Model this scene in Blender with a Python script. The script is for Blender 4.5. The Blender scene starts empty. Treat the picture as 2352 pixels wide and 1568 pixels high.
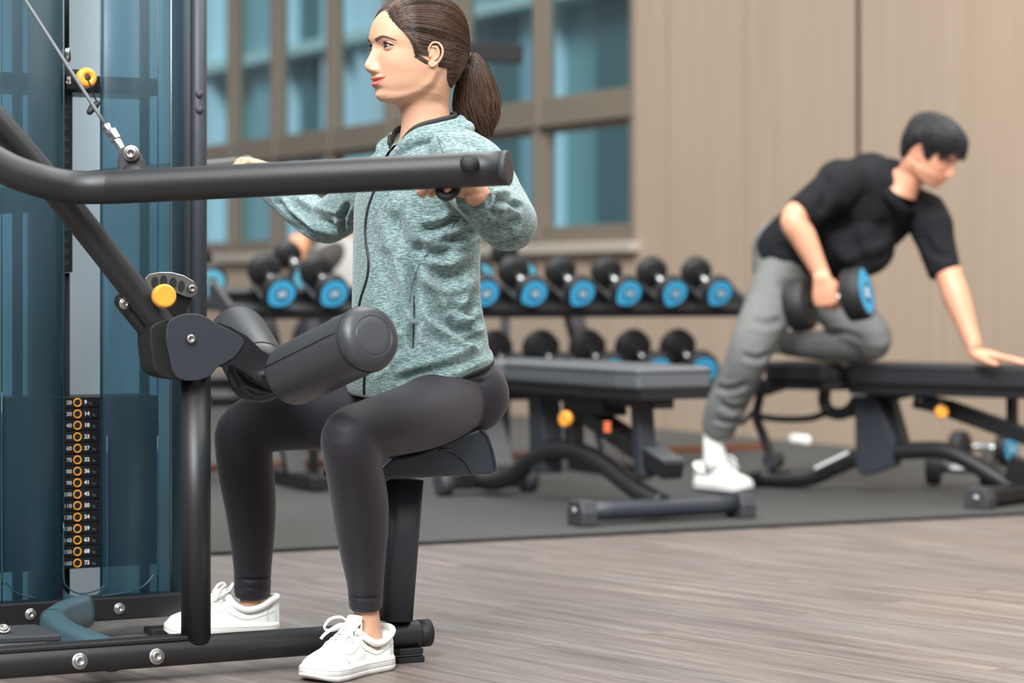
import bpy, math, random
import numpy as np
from mathutils import Vector, Matrix
from mathutils.bvhtree import BVHTree
random.seed(7); rng = np.random.default_rng(7)
FPX = 5500.0; CAMH = 0.72; CX = 1176.0; HY = 665.0
COL = bpy.context.scene.collection
def P(px, py, Y): return np.array(((px-CX)/FPX*Y, Y, CAMH-(py-HY)/FPX*Y))
def G(px, py, z=0.0):
    Y = (CAMH-z)*FPX/(py-HY); return np.array(((px-CX)/FPX*Y, Y, z))
def nrm(v):
    v = np.asarray(v, float); return v/(np.linalg.norm(v)+1e-12)
def V(*a): return np.array(a, float)
# ---------------------------------------------------------------- materials
def s2l(c): return tuple(((x/12.92) if x <= .04045 else ((x+.055)/1.055)**2.4) for x in c)
def hexc(h): return s2l(tuple(int(h[i:i+2], 16)/255 for i in (0, 2, 4)))
def mat(name, h, rough=.5, metal=0., spec=.5, noise=None, bump=None, sub=0., coat=0., emit=None, alpha=None, sheen=0., trans=0.):
    m = bpy.data.materials.new(name); m.use_nodes = True
    nt = m.node_tree; b = nt.nodes['Principled BSDF']
    c = hexc(h) if isinstance(h, str) else h
    b.inputs['Base Color'].default_value = (*c, 1)
    b.inputs['Roughness'].default_value = rough; b.inputs['Metallic'].default_value = metal
    b.inputs['Specular IOR Level'].default_value = spec
    if sub: 
        b.inputs['Subsurface Weight'].default_value = sub
        b.inputs['Subsurface Radius'].default_value = (1., .35, .2); b.inputs['Subsurface Scale'].default_value = .012
    if coat: b.inputs['Coat Weight'].default_value = coat; b.inputs['Coat Roughness'].default_value = .15
    if sheen: b.inputs['Sheen Weight'].default_value = sheen
    if trans: b.inputs['Transmission Weight'].default_value = trans
    if emit:
        b.inputs['Emission Color'].default_value = (*hexc(emit[0]), 1); b.inputs['Emission Strength'].default_value = emit[1]
    if alpha is not None: b.inputs['Alpha'].default_value = alpha
    if noise or bump:
        tc = nt.nodes.new('ShaderNodeTexCoord')
    if noise:   # (scale, hex2, contrast, stretch)
        mp = nt.nodes.new('ShaderNodeMapping'); mp.inputs['Scale'].default_value = noise[3] if len(noise) > 3 else (1, 1, 1)
        n = nt.nodes.new('ShaderNodeTexNoise'); n.inputs['Scale'].default_value = noise[0]; n.inputs['Detail'].default_value = 5
        r = nt.nodes.new('ShaderNodeValToRGB')
        k = noise[2]; r.color_ramp.elements[0].position = .5-k; r.color_ramp.elements[1].position = .5+k
        r.color_ramp.elements[0].color = (*c, 1); r.color_ramp.elements[1].color = (*hexc(noise[1]), 1)
        nt.links.new(tc.outputs['Object'], mp.inputs[0]); nt.links.new(mp.outputs[0], n.inputs[0])
        nt.links.new(n.outputs[0], r.inputs[0]); nt.links.new(r.outputs[0], b.inputs['Base Color'])
    if bump:    # (scale, strength, distance, stretch)
        mp = nt.nodes.new('ShaderNodeMapping'); mp.inputs['Scale'].default_value = bump[3] if len(bump) > 3 else (1, 1, 1)
        n = nt.nodes.new('ShaderNodeTexNoise'); n.inputs['Scale'].default_value = bump[0]; n.inputs['Detail'].default_value = 4
        bp = nt.nodes.new('ShaderNodeBump'); bp.inputs['Strength'].default_value = bump[1]; bp.inputs['Distance'].default_value = bump[2]
        nt.links.new(tc.outputs['Object'], mp.inputs[0]); nt.links.new(mp.outputs[0], n.inputs[0])
        nt.links.new(n.outputs[0], bp.inputs['Height']); nt.links.new(bp.outputs[0], b.inputs['Normal'])
    return m
# ---------------------------------------------------------------- curves helpers
def cr(pts, n=8, closed=False):
    """Catmull-Rom through pts (any dimension)."""
    p = np.asarray(pts, float)
    if p.ndim == 1: p = p[:, None]
    N = len(p)
    if N < 3 and not closed:
        t = np.linspace(0, 1, n+1)[:, None]; return p[0]*(1-t)+p[-1]*t
    out = []
    rngk = range(N) if closed else range(N-1)
    for i in rngk:
        if closed: a, b, c, d = p[(i-1) % N], p[i], p[(i+1) % N], p[(i+2) % N]
        else:
            b, c = p[i], p[i+1]; a = p[i-1] if i > 0 else 2*b-c; d = p[i+2] if i+2 < N else 2*c-b
        for t in np.arange(n)/n:
            out.append(.5*((2*b)+(-a+c)*t+(2*a-5*b+4*c-d)*t*t+(-a+3*b-3*c+d)*t**3))
    if not closed: out.append(p[-1])
    return np.array(out)
def frames(path, side=None):
    """tangent, u, v along a path; u follows the side hint when given, else parallel transport."""
    p = np.asarray(path, float); N = len(p)
    t = np.gradient(p, axis=0); t /= (np.linalg.norm(t, axis=1)[:, None]+1e-12)
    us = []
    if side is not None:
        side = np.asarray(side, float)
        if side.ndim == 1: side = np.tile(side, (N, 1))
        for i in range(N):
            u = side[i]-t[i]*np.dot(side[i], t[i]); us.append(nrm(u))
    else:
        h = V(0, 0, 1) if abs(t[0][2]) < .9 else V(1, 0, 0)
        u = nrm(h-t[0]*np.dot(h, t[0]))
        for i in range(N):
            u = nrm(u-t[i]*np.dot(u, t[i])); us.append(u)
    us = np.array(us); return t, us, np.cross(t, us)
class MB:
    def __init__(s): s.v = []; s.f = []; s.m = []; s.sm = []; s.n = 0
    def add(s, v, f, m=0, smooth=True):
        v = np.asarray(v, float)
        s.v.append(v)
        for q in f: s.f.append([i+s.n for i in q]); s.m.append(m); s.sm.append(smooth)
        s.n += len(v); return s
    def tube(s, path, r, n=16, side=None, m=0, cap=True, round_cap=False, closed=False, smooth=True, power=2.0):
        p = np.asarray(path, float); N = len(p)
        r = np.asarray(r, float)
        if r.ndim == 0: r = np.full((N, 2), float(r))
        elif r.ndim == 1: r = np.stack([r, r], 1) if len(r) == N else np.tile(r, (N, 1))
        if round_cap and not closed:
            k = 5; add0 = []; add1 = []; r0 = []; r1 = []
            t0 = nrm(p[0]-p[1]); t1 = nrm(p[-1]-p[-2])
            for i in range(k, 0, -1):
                a = i/k*math.pi/2*.96
                add0.append(p[0]+t0*math.sin(a)*r[0].min()); r0.append(r[0]*math.cos(a))
            for i in range(1, k+1):
                a = i/k*math.pi/2*.96
                add1.append(p[-1]+t1*math.sin(a)*r[-1].min()); r1.append(r[-1]*math.cos(a))
            if side is not None and np.asarray(side).ndim == 2:
                side = np.vstack([np.tile(side[0], (k, 1)), side, np.tile(side[-1], (k, 1))])
            p = np.vstack([add0, p, add1]); r = np.vstack([r0, r, r1]); N = len(p)
        t, u, w = frames(p, side)
        if closed:
            t = np.roll(p, -1, 0)-np.roll(p, 1, 0); t /= np.linalg.norm(t, axis=1)[:, None]
            if side is None:
                c = p.mean(0); u = p-c; u -= t*(u*t).sum(1)[:, None]; u /= np.linalg.norm(u, axis=1)[:, None]
            w = np.cross(t, u)
        a = np.arange(n)/n*2*math.pi
        ca, sa = np.cos(a), np.sin(a)
        if power != 2.0:
            ca = np.sign(ca)*np.abs(ca)**(2/power); sa = np.sign(sa)*np.abs(sa)**(2/power)
        v = p[:, None, :]+u[:, None, :]*(r[:, 0][:, None]*ca)[:, :, None]+w[:, None, :]*(r[:, 1][:, None]*sa)[:, :, None]
        f = []
        M = N if closed else N-1
        for i in range(M):
            j = (i+1) % N
            for k in range(n):
                k2 = (k+1) % n; f.append((i*n+k, i*n+k2, j*n+k2, j*n+k))
        s.add(v.reshape(-1, 3), f, m, smooth)
        if cap and not closed:
            b = s.n-N*n
            s.f.append([b+k for k in range(n)][::-1]); s.m.append(m); s.sm.append(False)
            s.f.append([b+(N-1)*n+k for k in range(n)]); s.m.append(m); s.sm.append(False)
        return s
    def box(s, c, size, R=None, m=0):
        h = np.asarray(size, float)/2
        v = np.array([(x, y, z) for x in (-1, 1) for y in (-1, 1) for z in (-1, 1)])*h
        if R is not None: v = v@np.asarray(R).T
        f = [(0, 1, 3, 2), (4, 6, 7, 5), (0, 4, 5, 1), (2, 3, 7, 6), (0, 2, 6, 4), (1, 5, 7, 3)]
        return s.add(v+np.asarray(c), f, m, False)
    def bar(s, a, b, w, h, up=(0, 0, 1), m=0):
        a = np.asarray(a, float); b = np.asarray(b, float); t = nrm(b-a); up = np.asarray(up, float)
        sd = nrm(np.cross(up, t)); up = np.cross(t, sd)
        return s.box((a+b)/2, (np.linalg.norm(b-a), w, h), np.stack([t, sd, up], 1), m)
    def prism(s, outline, origin, U, W, thick, m=0, smooth=False):
        """2-D outline (u,w) in the plane (U,W) through origin, extruded +-thick/2 along UxW."""
        o = np.asarray(outline, float); U = nrm(U); W = nrm(W); n = np.cross(U, W)
        b = np.asarray(origin)+o[:, :1]*U+o[:, 1:2]*W; k = len(o)
        v = np.vstack([b-n*thick/2, b+n*thick/2])
        f = [(i, (i+1) % k, k+(i+1) % k, k+i) for i in range(k)]
        s.add(v, f, m, smooth)
        base = s.n-2*k
        s.f.append([base+i for i in range(k)][::-1]); s.m.append(m); s.sm.append(False)
        s.f.append([base+k+i for i in range(k)]); s.m.append(m); s.sm.append(False)
        return s
    def lathe(s, prof, origin, axis, n=32, m=0, smooth=True):
        """prof = [(distance along axis, radius)]"""
        ax = nrm(axis); p = np.array([np.asarray(origin)+ax*d for d, _ in prof])
        h = V(0, 0, 1) if abs(ax[2]) < .9 else V(1, 0, 0); u = nrm(h-ax*np.dot(h, ax)); w = np.cross(ax, u)
        a = np.arange(n)/n*2*math.pi
        r = np.array([q for _, q in prof])
        v = p[:, None]+r[:, None, None]*(np.cos(a)[:, None]*u+np.sin(a)[:, None]*w)[None]
        f = []
        for i in range(len(prof)-1):
            for k in range(n): f.append((i*n+k, i*n+(k+1) % n, (i+1)*n+(k+1) % n, (i+1)*n+k))
        s.add(v.reshape(-1, 3), f, m, smooth); b = s.n-len(prof)*n
        if prof[0][1] > 1e-6: s.f.append([b+k for k in range(n)][::-1]); s.m.append(m); s.sm.append(False)
        if prof[-1][1] > 1e-6: s.f.append([b+(len(prof)-1)*n+k for k in range(n)]); s.m.append(m); s.sm.append(False)
        return s
    def ell(s, c, r, R=None, m=0, n=20):
        th = np.linspace(.02, math.pi-.02, n); a = np.arange(2*n)/(2*n)*2*math.pi
        v = np.stack([np.sin(th)[:, None]*np.cos(a), np.sin(th)[:, None]*np.sin(a), np.cos(th)[:, None]*np.ones(2*n)], 2).reshape(-1, 3)*np.asarray(r, float)
        if R is not None: v = v@np.asarray(R).T
        N = 2*n; f = [(i*N+k, i*N+(k+1) % N, (i+1)*N+(k+1) % N, (i+1)*N+k)[::-1] for i in range(n-1) for k in range(N)]
        f.append(list(range(N))); f.append([(n-1)*N+k for k in range(N)][::-1])
        return s.add(v+np.asarray(c), f, m, True)
    def mesh(s, name):
        me = bpy.data.meshes.new(name)
        me.from_pydata(np.vstack(s.v).tolist(), [], s.f)
        me.polygons.foreach_set('material_index', s.m); me.polygons.foreach_set('use_smooth', s.sm)
        me.update(); return me
    def build(s, name, mats, parent=None, bevel=0, origin=None, seg=2):
        me = s.mesh(name)
        for q in (mats if isinstance(mats, (list, tuple)) else [mats]): me.materials.append(q)
        return link(name, me, parent, bevel, seg)
def link(name, me, parent=None, bevel=0, seg=2):
    o = bpy.data.objects.new(name, me); COL.objects.link(o)
    if parent is not None: setpar(o, parent)
    if bevel:
        b = o.modifiers.new('bevel', 'BEVEL'); b.width = bevel; b.segments = seg; b.limit_method = 'ANGLE'; b.angle_limit = math.radians(35)
        b.harden_normals = False
    return o
def setpar(o, parent):
    o.parent = parent
    M = Matrix.Identity(4); q = parent
    while q is not None: M = q.matrix_basis @ M if q.parent is None else (q.matrix_parent_inverse @ q.matrix_basis @ M); q = q.parent
    o.matrix_parent_inverse = M.inverted()
def tag(o, label=None, cat=None, group=None, kind=None):
    for k, v in (('label', label), ('category', cat), ('group', group), ('kind', kind)):
        if v: o[k] = v
    return o
def empty(name, loc, label=None, cat=None, group=None, rz=0):
    o = bpy.data.objects.new(name, None); COL.objects.link(o); o.location = Vector(loc); o.rotation_euler = (0, 0, rz)
    o.empty_display_size = .1; return tag(o, label, cat, group)
def vox(mb, size, smooth=6, fac=.5, lap=0):
    """union of closed shapes -> one continuous surface"""
    me = mb.mesh('tmp'); o = bpy.data.objects.new('tmp', me); COL.objects.link(o)
    r = o.modifiers.new('r', 'REMESH'); r.mode = 'VOXEL'; r.voxel_size = size; r.use_smooth_shade = True
    if smooth: q = o.modifiers.new('s', 'SMOOTH'); q.iterations = smooth; q.factor = fac
    dg = bpy.context.evaluated_depsgraph_get(); dg.update()
    ev = o.evaluated_get(dg); m2 = bpy.data.meshes.new_from_object(ev, depsgraph=dg)
    bpy.data.objects.remove(o); bpy.data.meshes.remove(me)
    return m2
def mesh_arrays(me):
    v = np.empty(len(me.vertices)*3); me.vertices.foreach_get('co', v); v = v.reshape(-1, 3)
    f = [tuple(p.vertices) for p in me.polygons]; return v, f
def vnormals(me):
    n = np.empty(len(me.vertices)*3); me.vertices.foreach_get('normal', n); return n.reshape(-1, 3)
def set_co(me, v): me.vertices.foreach_set('co', v.ravel()); me.update()
def finish(me, mats, smooth=True):
    me.materials.clear()
    for q in (mats if isinstance(mats, (list, tuple)) else [mats]): me.materials.append(q)
    if smooth: me.polygons.foreach_set('use_smooth', [True]*len(me.polygons))
    me.update(); return me
def subset(me, keep, name='m'):
    """keep: bool per face"""
    v, f = mesh_arrays(me); f = [q for q, k in zip(f, keep) if k]
    used = np.unique(np.concatenate([np.array(q) for q in f])); mp = -np.ones(len(v), int); mp[used] = np.arange(len(used))
    m2 = bpy.data.meshes.new(name); m2.from_pydata(v[used].tolist(), [], [[int(mp[i]) for i in q] for q in f]); m2.update(); return m2
def bvh_of(me):
    v, f = mesh_arrays(me); return BVHTree.FromPolygons([Vector(q) for q in v], f)
def snap(bvh, px, py, off=.001):
    o = Vector((0, 0, CAMH)); d = Vector(P(px, py, 5.)) - o; d.normalize()
    h = bvh.ray_cast(o, d)
    if h[0] is None: return None
    return np.array(h[0]-d*off)
def snapline(bvh, pts, n=8, off=.001):
    q = [snap(bvh, x, y, off) for x, y in cr(pts, n)]; return np.array([x for x in q if x is not None])
def proj(v):
    v = np.asarray(v); return np.stack([CX+FPX*v[:, 0]/v[:, 1], HY+FPX*(CAMH-v[:, 2])/v[:, 1]], 1)
def folds(me, lst, facing=True):
    """push cloth creases into a mesh: (polyline of picture points on its front, width m, depth m, power)"""
    v, _ = mesh_arrays(me); n = vnormals(me); s = proj(v); sc = FPX/v[:, 1]
    view = v-np.array([0, 0, CAMH]); view /= np.linalg.norm(view, axis=1)[:, None]
    face = np.clip(-(n*view).sum(1)*2, 0, 1) if facing else np.ones(len(v))
    d = np.zeros(len(v))
    for pts, w, dep in lst:
        q = cr(np.array(pts, float), 6); L = len(q)-1
        best = np.full(len(v), 1e9); tt = np.zeros(len(v))
        for i in range(L):
            a, b = q[i], q[i+1]; ab = b-a; t = np.clip(((s-a)@ab)/(ab@ab+1e-9), 0, 1)
            dist = np.linalg.norm(s-(a+t[:, None]*ab), axis=1); k = dist < best
            best[k] = dist[k]; tt[k] = (i+t[k])/L
        w_ = w*sc; taper = np.clip(np.minimum(tt, 1-tt)*5, 0, 1)
        taper = taper*taper*(3-2*taper)
        x = best/w_
        d += dep*taper*(np.exp(-x*x)-.45*np.exp(-((x-1.6)**2)/.5))*face
    set_co(me, v+n*d[:, None])
_rs = np.random.default_rng(3)
_perm = _rs.random((32, 32, 32))
def vnoise(p, s):
    q = np.asarray(p)*s; i = np.floor(q).astype(int); f = q-i; f = f*f*(3-2*f); r = 0
    for dx in (0, 1):
        for dy in (0, 1):
            for dz in (0, 1):
                w = (f[:, 0] if dx else 1-f[:, 0])*(f[:, 1] if dy else 1-f[:, 1])*(f[:, 2] if dz else 1-f[:, 2])
                r = r+w*_perm[(i[:, 0]+dx) % 32, (i[:, 1]+dy) % 32, (i[:, 2]+dz) % 32]
    return r-.5
def strands(paths, r0, r1, k=3):
    """many thin tapered tubes as one mesh; paths: array (N, M, 3)"""
    p = np.asarray(paths); N, M, _ = p.shape
    t = np.gradient(p, axis=1); t /= np.linalg.norm(t, axis=2)[:, :, None]+1e-12
    h = np.tile(nrm(V(.3, .5, .8)), (N, M, 1)); u = np.cross(t, h); u /= np.linalg.norm(u, axis=2)[:, :, None]+1e-9; w = np.cross(t, u)
    rr = np.linspace(r0, r1, M)[None, :, None]
    a = np.arange(k)/k*2*math.pi
    v = p[:, :, None, :]+(rr*u)[:, :, None, :]*np.cos(a)[None, None, :, None]+(rr*w)[:, :, None, :]*np.sin(a)[None, None, :, None]
    idx = np.arange(N*M*k).reshape(N, M, k)
    A = idx[:, :-1, :]; B = np.roll(A, -1, 2); D = idx[:, 1:, :]; C = np.roll(D, -1, 2)
    f = np.stack([A, B, C, D], 3).reshape(-1, 4)
    return v.reshape(-1, 3), f
def np_mesh(name, v, f):
    me = bpy.data.meshes.new(name); me.vertices.add(len(v)); me.vertices.foreach_set('co', np.asarray(v, float).ravel())
    f = np.asarray(f); me.loops.add(f.size); me.loops.foreach_set('vertex_index', f.ravel())
    me.polygons.add(len(f)); me.polygons.foreach_set('loop_start', np.arange(len(f))*f.shape[1])
    me.polygons.foreach_set('loop_total', np.full(len(f), f.shape[1])); me.update(calc_edges=True)
    me.polygons.foreach_set('use_smooth', [True]*len(f)); me.update(); return me
# ================================================================ camera, light
sc = bpy.context.scene
cam = bpy.data.cameras.new('camera'); co = bpy.data.objects.new('camera', cam); COL.objects.link(co); sc.camera = co
co.location = (0, 0, CAMH); co.rotation_euler = (math.pi/2, 0, 0)
cam.sensor_width = 36; cam.lens = FPX*36/2352; cam.shift_y = -(784-HY)/2352*1.0
cam.clip_end = 200
cam.dof.use_dof = True; cam.dof.focus_distance = 4.55; cam.dof.aperture_fstop = 2.9
sc.view_settings.view_transform = 'Standard'; sc.view_settings.look = 'None'; sc.view_settings.gamma = 1
sc.view_settings.use_curve_mapping = False; sc.view_settings.exposure = 0.0
w = bpy.data.worlds.new('world'); sc.world = w; w.use_nodes = True
nt = w.node_tree; bg = nt.nodes['Background']
tc = nt.nodes.new('ShaderNodeTexCoord'); sx = nt.nodes.new('ShaderNodeSeparateXYZ'); rp = nt.nodes.new('ShaderNodeValToRGB')
mr = nt.nodes.new('ShaderNodeMapRange'); mr.inputs[1].default_value = -1; mr.inputs[2].default_value = 1
nt.links.new(tc.outputs['Generated'], sx.inputs[0]); nt.links.new(sx.outputs['Z'], mr.inputs[0]); nt.links.new(mr.outputs[0], rp.inputs[0]); nt.links.new(rp.outputs[0], bg.inputs[0])
e = rp.color_ramp.elements; e[0].position = .0; e[0].color = (.22, .21, .2, 1); e[1].position = 1; e[1].color = (.80, .87, .92, 1)
q = e.new(.49); q.color = (.17, .168, .165, 1); q = e.new(.58); q.color = (.34, .36, .38, 1)
bg.inputs[1].default_value = .85
def area(name, loc, size, power, target, color=(1, 1, 1), sy=None):
    l = bpy.data.lights.new(name, 'AREA'); l.energy = power; l.size = size; l.color = color
    if sy: l.shape = 'RECTANGLE'; l.size_y = sy
    o = bpy.data.objects.new(name, l); COL.objects.link(o); o.location = loc
    o.rotation_euler = (Vector(target)-Vector(loc)).to_track_quat('-Z', 'Y').to_euler()
    return o
area('ceiling_light', (-1.6, 2.6, 3.3), 2.2, 135, (-.6, 4.7, .3), (1, .985, .96), 2.5)
area('ceiling_light', (1.8, 3.5, 3.3), 2.0, 84, (.6, 5.5, .0), (1, .98, .95), 2.5)
area('ceiling_light', (0, 6.6, 3.4), 1.8, 88, (0, 7.0, 0), (1, .97, .93), 3)
area('ceiling_light', (2.2, 8.2, 3.4), 1.4, 100, (2.4, 9.6, .6), (1, .965, .92), 3)
area('ceiling_light', (-1.6, 10.2, 3.4), 1.4, 95, (-1.2, 11.5, .5), (1, .965, .92), 3)
area('ceiling_light', (.6, 5.0, 3.5), 1.2, 40, (0, 4.6, .8), (.93, .97, 1), 1.2)
sun = bpy.data.lights.new('daylight', 'SUN'); sun.energy = 3.4; sun.angle = .3; sun.color = (.9, .96, 1)
so = bpy.data.objects.new('daylight', sun); COL.objects.link(so); so.location = (-3, 20, 9)
so.rotation_euler = Vector((.15, 1, -.75)).to_track_quat('-Z', 'Y').to_euler()
# ================================================================ materials
def wood_mat():
    m = bpy.data.materials.new('grey oak vinyl planks'); m.use_nodes = True; nt = m.node_tree; b = nt.nodes['Principled BSDF']
    N = nt.nodes.new; L = nt.links.new
    tc = N('ShaderNodeTexCoord'); mp = N('ShaderNodeMapping'); mp.inputs['Rotation'].default_value = (0, 0, math.radians(50)); L(tc.outputs['Object'], mp.inputs[0])
    br = N('ShaderNodeTexBrick'); br.inputs['Scale'].default_value = 1; br.inputs['Brick Width'].default_value = 1.22; br.inputs['Row Height'].default_value = .18
    br.inputs['Mortar Size'].default_value = .0012; br.offset = .37; br.inputs['Color1'].default_value = (.0, 0, 0, 1); br.inputs['Color2'].default_value = (1, 1, 1, 1); br.inputs['Mortar'].default_value = (.4, .4, .4, 1)
    L(mp.outputs[0], br.inputs['Vector'])
    def nz(scale, st, det=8, rough=.62):
        q = N('ShaderNodeMapping'); q.inputs['Scale'].default_value = st; L(mp.outputs[0], q.inputs[0])
        a = N('ShaderNodeVectorMath'); a.operation = 'ADD'; L(q.outputs[0], a.inputs[0]); L(br.outputs['Color'], a.inputs[1])
        n = N('ShaderNodeTexNoise'); n.inputs['Scale'].default_value = scale; n.inputs['Detail'].default_value = det; n.inputs['Roughness'].default_value = rough; n.inputs['Distortion'].default_value = .35
        L(a.outputs[0], n.inputs[0]); return n
    n1 = nz(2.2, (.9, 11, 1)); n2 = nz(9, (1.0, 42, 1), 10, .7); n3 = nz(1.1, (.6, 2.5, 1), 3)
    r1 = N('ShaderNodeValToRGB'); e = r1.color_ramp.elements; e[0].position = .3; e[0].color = (*hexc('665c57'), 1); e[1].position = .68; e[1].color = (*hexc('90877f'), 1)
    q = e.new(.5); q.color = (*hexc('7d736d'), 1); L(n1.outputs[0], r1.inputs[0])
    r2 = N('ShaderNodeValToRGB'); e = r2.color_ramp.elements; e[0].position = .36; e[0].color = (.45, .43, .42, 1); e[1].position = .56; e[1].color = (1, 1, 1, 1); L(n2.outputs[0], r2.inputs[0])
    mx = N('ShaderNodeMix'); mx.data_type = 'RGBA'; mx.blend_type = 'MULTIPLY'; mx.inputs[0].default_value = .5; L(r1.outputs[0], mx.inputs[6]); L(r2.outputs[0], mx.inputs[7])
    r3 = N('ShaderNodeValToRGB'); e = r3.color_ramp.elements; e[0].position = .35; e[0].color = (.86, .9, .93, 1); e[1].position = .65; e[1].color = (1.05, 1, .97, 1); L(n3.outputs[0], r3.inputs[0])
    m2 = N('ShaderNodeMix'); m2.data_type = 'RGBA'; m2.blend_type = 'MULTIPLY'; m2.inputs[0].default_value = .8; L(mx.outputs[2], m2.inputs[6]); L(r3.outputs[0], m2.inputs[7])
    m3 = N('ShaderNodeMix'); m3.data_type = 'RGBA'; m3.blend_type = 'MULTIPLY'; m3.inputs[7].default_value = (.6, .57, .55, 1); L(m2.outputs[2], m3.inputs[6])
    mu = N('ShaderNodeMath'); mu.operation = 'MULTIPLY'; mu.inputs[1].default_value = .7; L(br.outputs['Fac'], mu.inputs[0]); L(mu.outputs[0], m3.inputs[0])
    L(m3.outputs[2], b.inputs['Base Color']); b.inputs['Roughness'].default_value = .42; b.inputs['Specular IOR Level'].default_value = .42
    bp = N('ShaderNodeBump'); bp.inputs['Strength'].default_value = .25; bp.inputs['Distance'].default_value = .001; L(n2.outputs[0], bp.inputs['Height']); L(bp.outputs[0], b.inputs['Normal'])
    return m
M = {}
M['wood'] = wood_mat()
M['mat'] = mat('speckled charcoal rubber', '2f2f2e', .85, noise=(260, '4d4d4a', .16), bump=(300, .4, .002))
M['backfloor'] = mat('grey rubber flooring', '403e3b', .7, noise=(120, '504e4a', .2))
M['wall'] = mat('taupe wood laminate panel', '97836f', .55, noise=(3.0, 'a69382', .3, (14, 14, .25)))
M['seam'] = mat('dark brown groove', '3a2b22', .7)
M['seam2'] = mat('light brown groove', '8d7966', .7)
M['frame'] = mat('bronze grey window aluminium', '7d7265', .45, metal=.25)
M['sill'] = mat('pale stone sill', 'a59a8e', .6)
M['brown'] = mat('reddish brown timber edging', '6a3d28', .6)
M['black'] = mat('satin black powder coat', '1b1b1d', .42, spec=.45)
M['tube'] = mat('charcoal powder coated steel tube', '1b1b1d', .46, spec=.6, bump=(900, .15, .0005))
M['slate'] = mat('slate grey textured steel plate', '2e3138', .5, bump=(700, .3, .0006))
M['pad'] = mat('charcoal upholstery', '393a3d', .4, bump=(500, .2, .0006))
M['padl'] = mat('grey upholstery', '55575a', .45, bump=(500, .2, .0006))
M['rub'] = mat('black rubber', '161617', .6)
M['rub2'] = mat('dark grey moulded rubber', '37373a', .55)
M['chrome'] = mat('brushed chrome', 'cfd0d0', .22, metal=1)
M['steel'] = mat('galvanised steel', 'a8a6a2', .35, metal=.9)
M['blue'] = mat('sky blue urethane face', '3fa2ce', .5)
M['bluel'] = mat('pale blue urethane face', '68b9cf', .5)
M['white'] = mat('white marking', 'e6e6e2', .6)
M['orange'] = mat('amber orange plastic', 'f0a13a', .38, sub=.05)
M['sticker'] = mat('orange warning sticker', 'd8693a', .6)
M['darkring'] = mat('navy ring', '20404f', .6)
M['grey'] = M['rub2']
# ================================================================ room
A = V(.905, .425, 0); A /= np.linalg.norm(A); Nn = V(-A[1], A[0], 0)
fl = MB(); fl.add([(-14, -6, 0), (12, -6, 0), (12, 24, 0), (-14, 24, 0)], [(0, 1, 2, 3)], 0, False)
tag(fl.build('floor', M['wood']), kind='structure')
E0 = V(-.815, 6.49, 0); Ad = nrm(V(2.45, 1.155, 0)); S0 = V(-1.178, 9.38, 0); Sd = nrm(V(2.17, 1.22, 0))
def prism_xy(pts, z0, z1, m=0, mb=None):
    mb = mb or MB(); k = len(pts)
    v = [(p[0], p[1], z0) for p in pts]+[(p[0], p[1], z1) for p in pts]
    f = [(i, (i+1) % k, k+(i+1) % k, k+i) for i in range(k)]+[tuple(range(k))[::-1], tuple(range(k, 2*k))]
    return mb.add(v, f, m, False)
Wp = V(.64, 12.52, 0); Wd = nrm(V(2.638, -4.76, 0)); mb = prism_xy([E0-Ad*3.5, E0+Ad*4.0, Wp+Wd*4.3-V(.06, .04, 0), Wp+Wd*1.05-V(.06, .04, 0), S0-Sd*3.5], .0005, .008)
rm = mb.build('rubber_mat', M['mat']); tag(rm, 'speckled dark grey rubber flooring under the benches and rack', 'mat')
ed = MB(); ed.bar(E0-Ad*3.5+V(0, 0, .005), E0+Ad*4+V(0, 0, .005), .018, .009); ed.build('edge_strip', M['rub'], rm)
Wp = V(.64, 12.52, 0); Wd = nrm(V(2.638, -4.76, 0)); Wn = V(-Wd[1], Wd[0], 0)   # Wn points away from the room
if Wn[1] < 0: Wn = -Wn
def wall_s(px):      # distance along the wall at a picture column
    k = (px-CX)/FPX; return (k*Wp[1]-Wp[0])/(Wd[0]-k*Wd[1])
def wall_z(px, py): Y = (Wp+Wd*wall_s(px))[1]; return CAMH-(py-HY)/FPX*Y
bf = prism_xy([S0-Sd*3.5, S0+Sd*3.2, Wp+Wd*3, Wp-Wd*9], .0005, .006).build('trim_2', M['backfloor']); tag(bf, kind='structure')
ts = MB(); ts.bar(S0-Sd*3.5+V(0, 0, .02), S0+Sd*2.62+V(0, 0, .02), .05, .035); tag(ts.build('trim_1', M['brown'], bevel=.004), kind='structure')
def wbox(mb, s0, s1, z0, z1, d0, d1, m=0):
    """box on the wall: along s, height z, depth d (positive = away from the room)"""
    c = Wp+Wd*(s0+s1)/2+Wn*(d0+d1)/2+V(0, 0, (z0+z1)/2)
    return mb.box(c, (abs(s1-s0), abs(d1-d0), z1-z0), np.stack([Wd, Wn, V(0, 0, 1)], 1), m)
sR = wall_s(1460); sL = wall_s(380); zs = .985; zt = 3.3
mb = MB()
wbox(mb, sR, 9, 0, 3.6, 0, .2); wbox(mb, sL-12, sR, 0, zs-.02, 0, .2); wbox(mb, sL-12, sR, zt, 3.6, 0, .2); wbox(mb, sL-12, sL, zs-.02, zt, 0, .2)
tag(mb.build('wall_back', M['wall']), kind='structure')
for i, (px, wd, k) in enumerate(((1972, .03, 'seam'), (1535, .012, 'seam2'), (1716, .012, 'seam2'))):
    m_ = MB(); s = wall_s(px); wbox(m_, s-wd/2, s+wd/2, 0, 3.6, -.004, .01); tag(m_.build('trim_%d' % (i+3), M[k]), kind='structure')
win = empty('window_1', Wp+Wd*(sL+sR)/2+V(0, 0, zs)); tag(win, kind='structure')
mb = MB(); zm = 1.70
wbox(mb, sL, sR, zm-.05, zm+.055, .0, .09); wbox(mb, sL, sR, zm-.075, zm-.05, -.02, .05)
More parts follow.
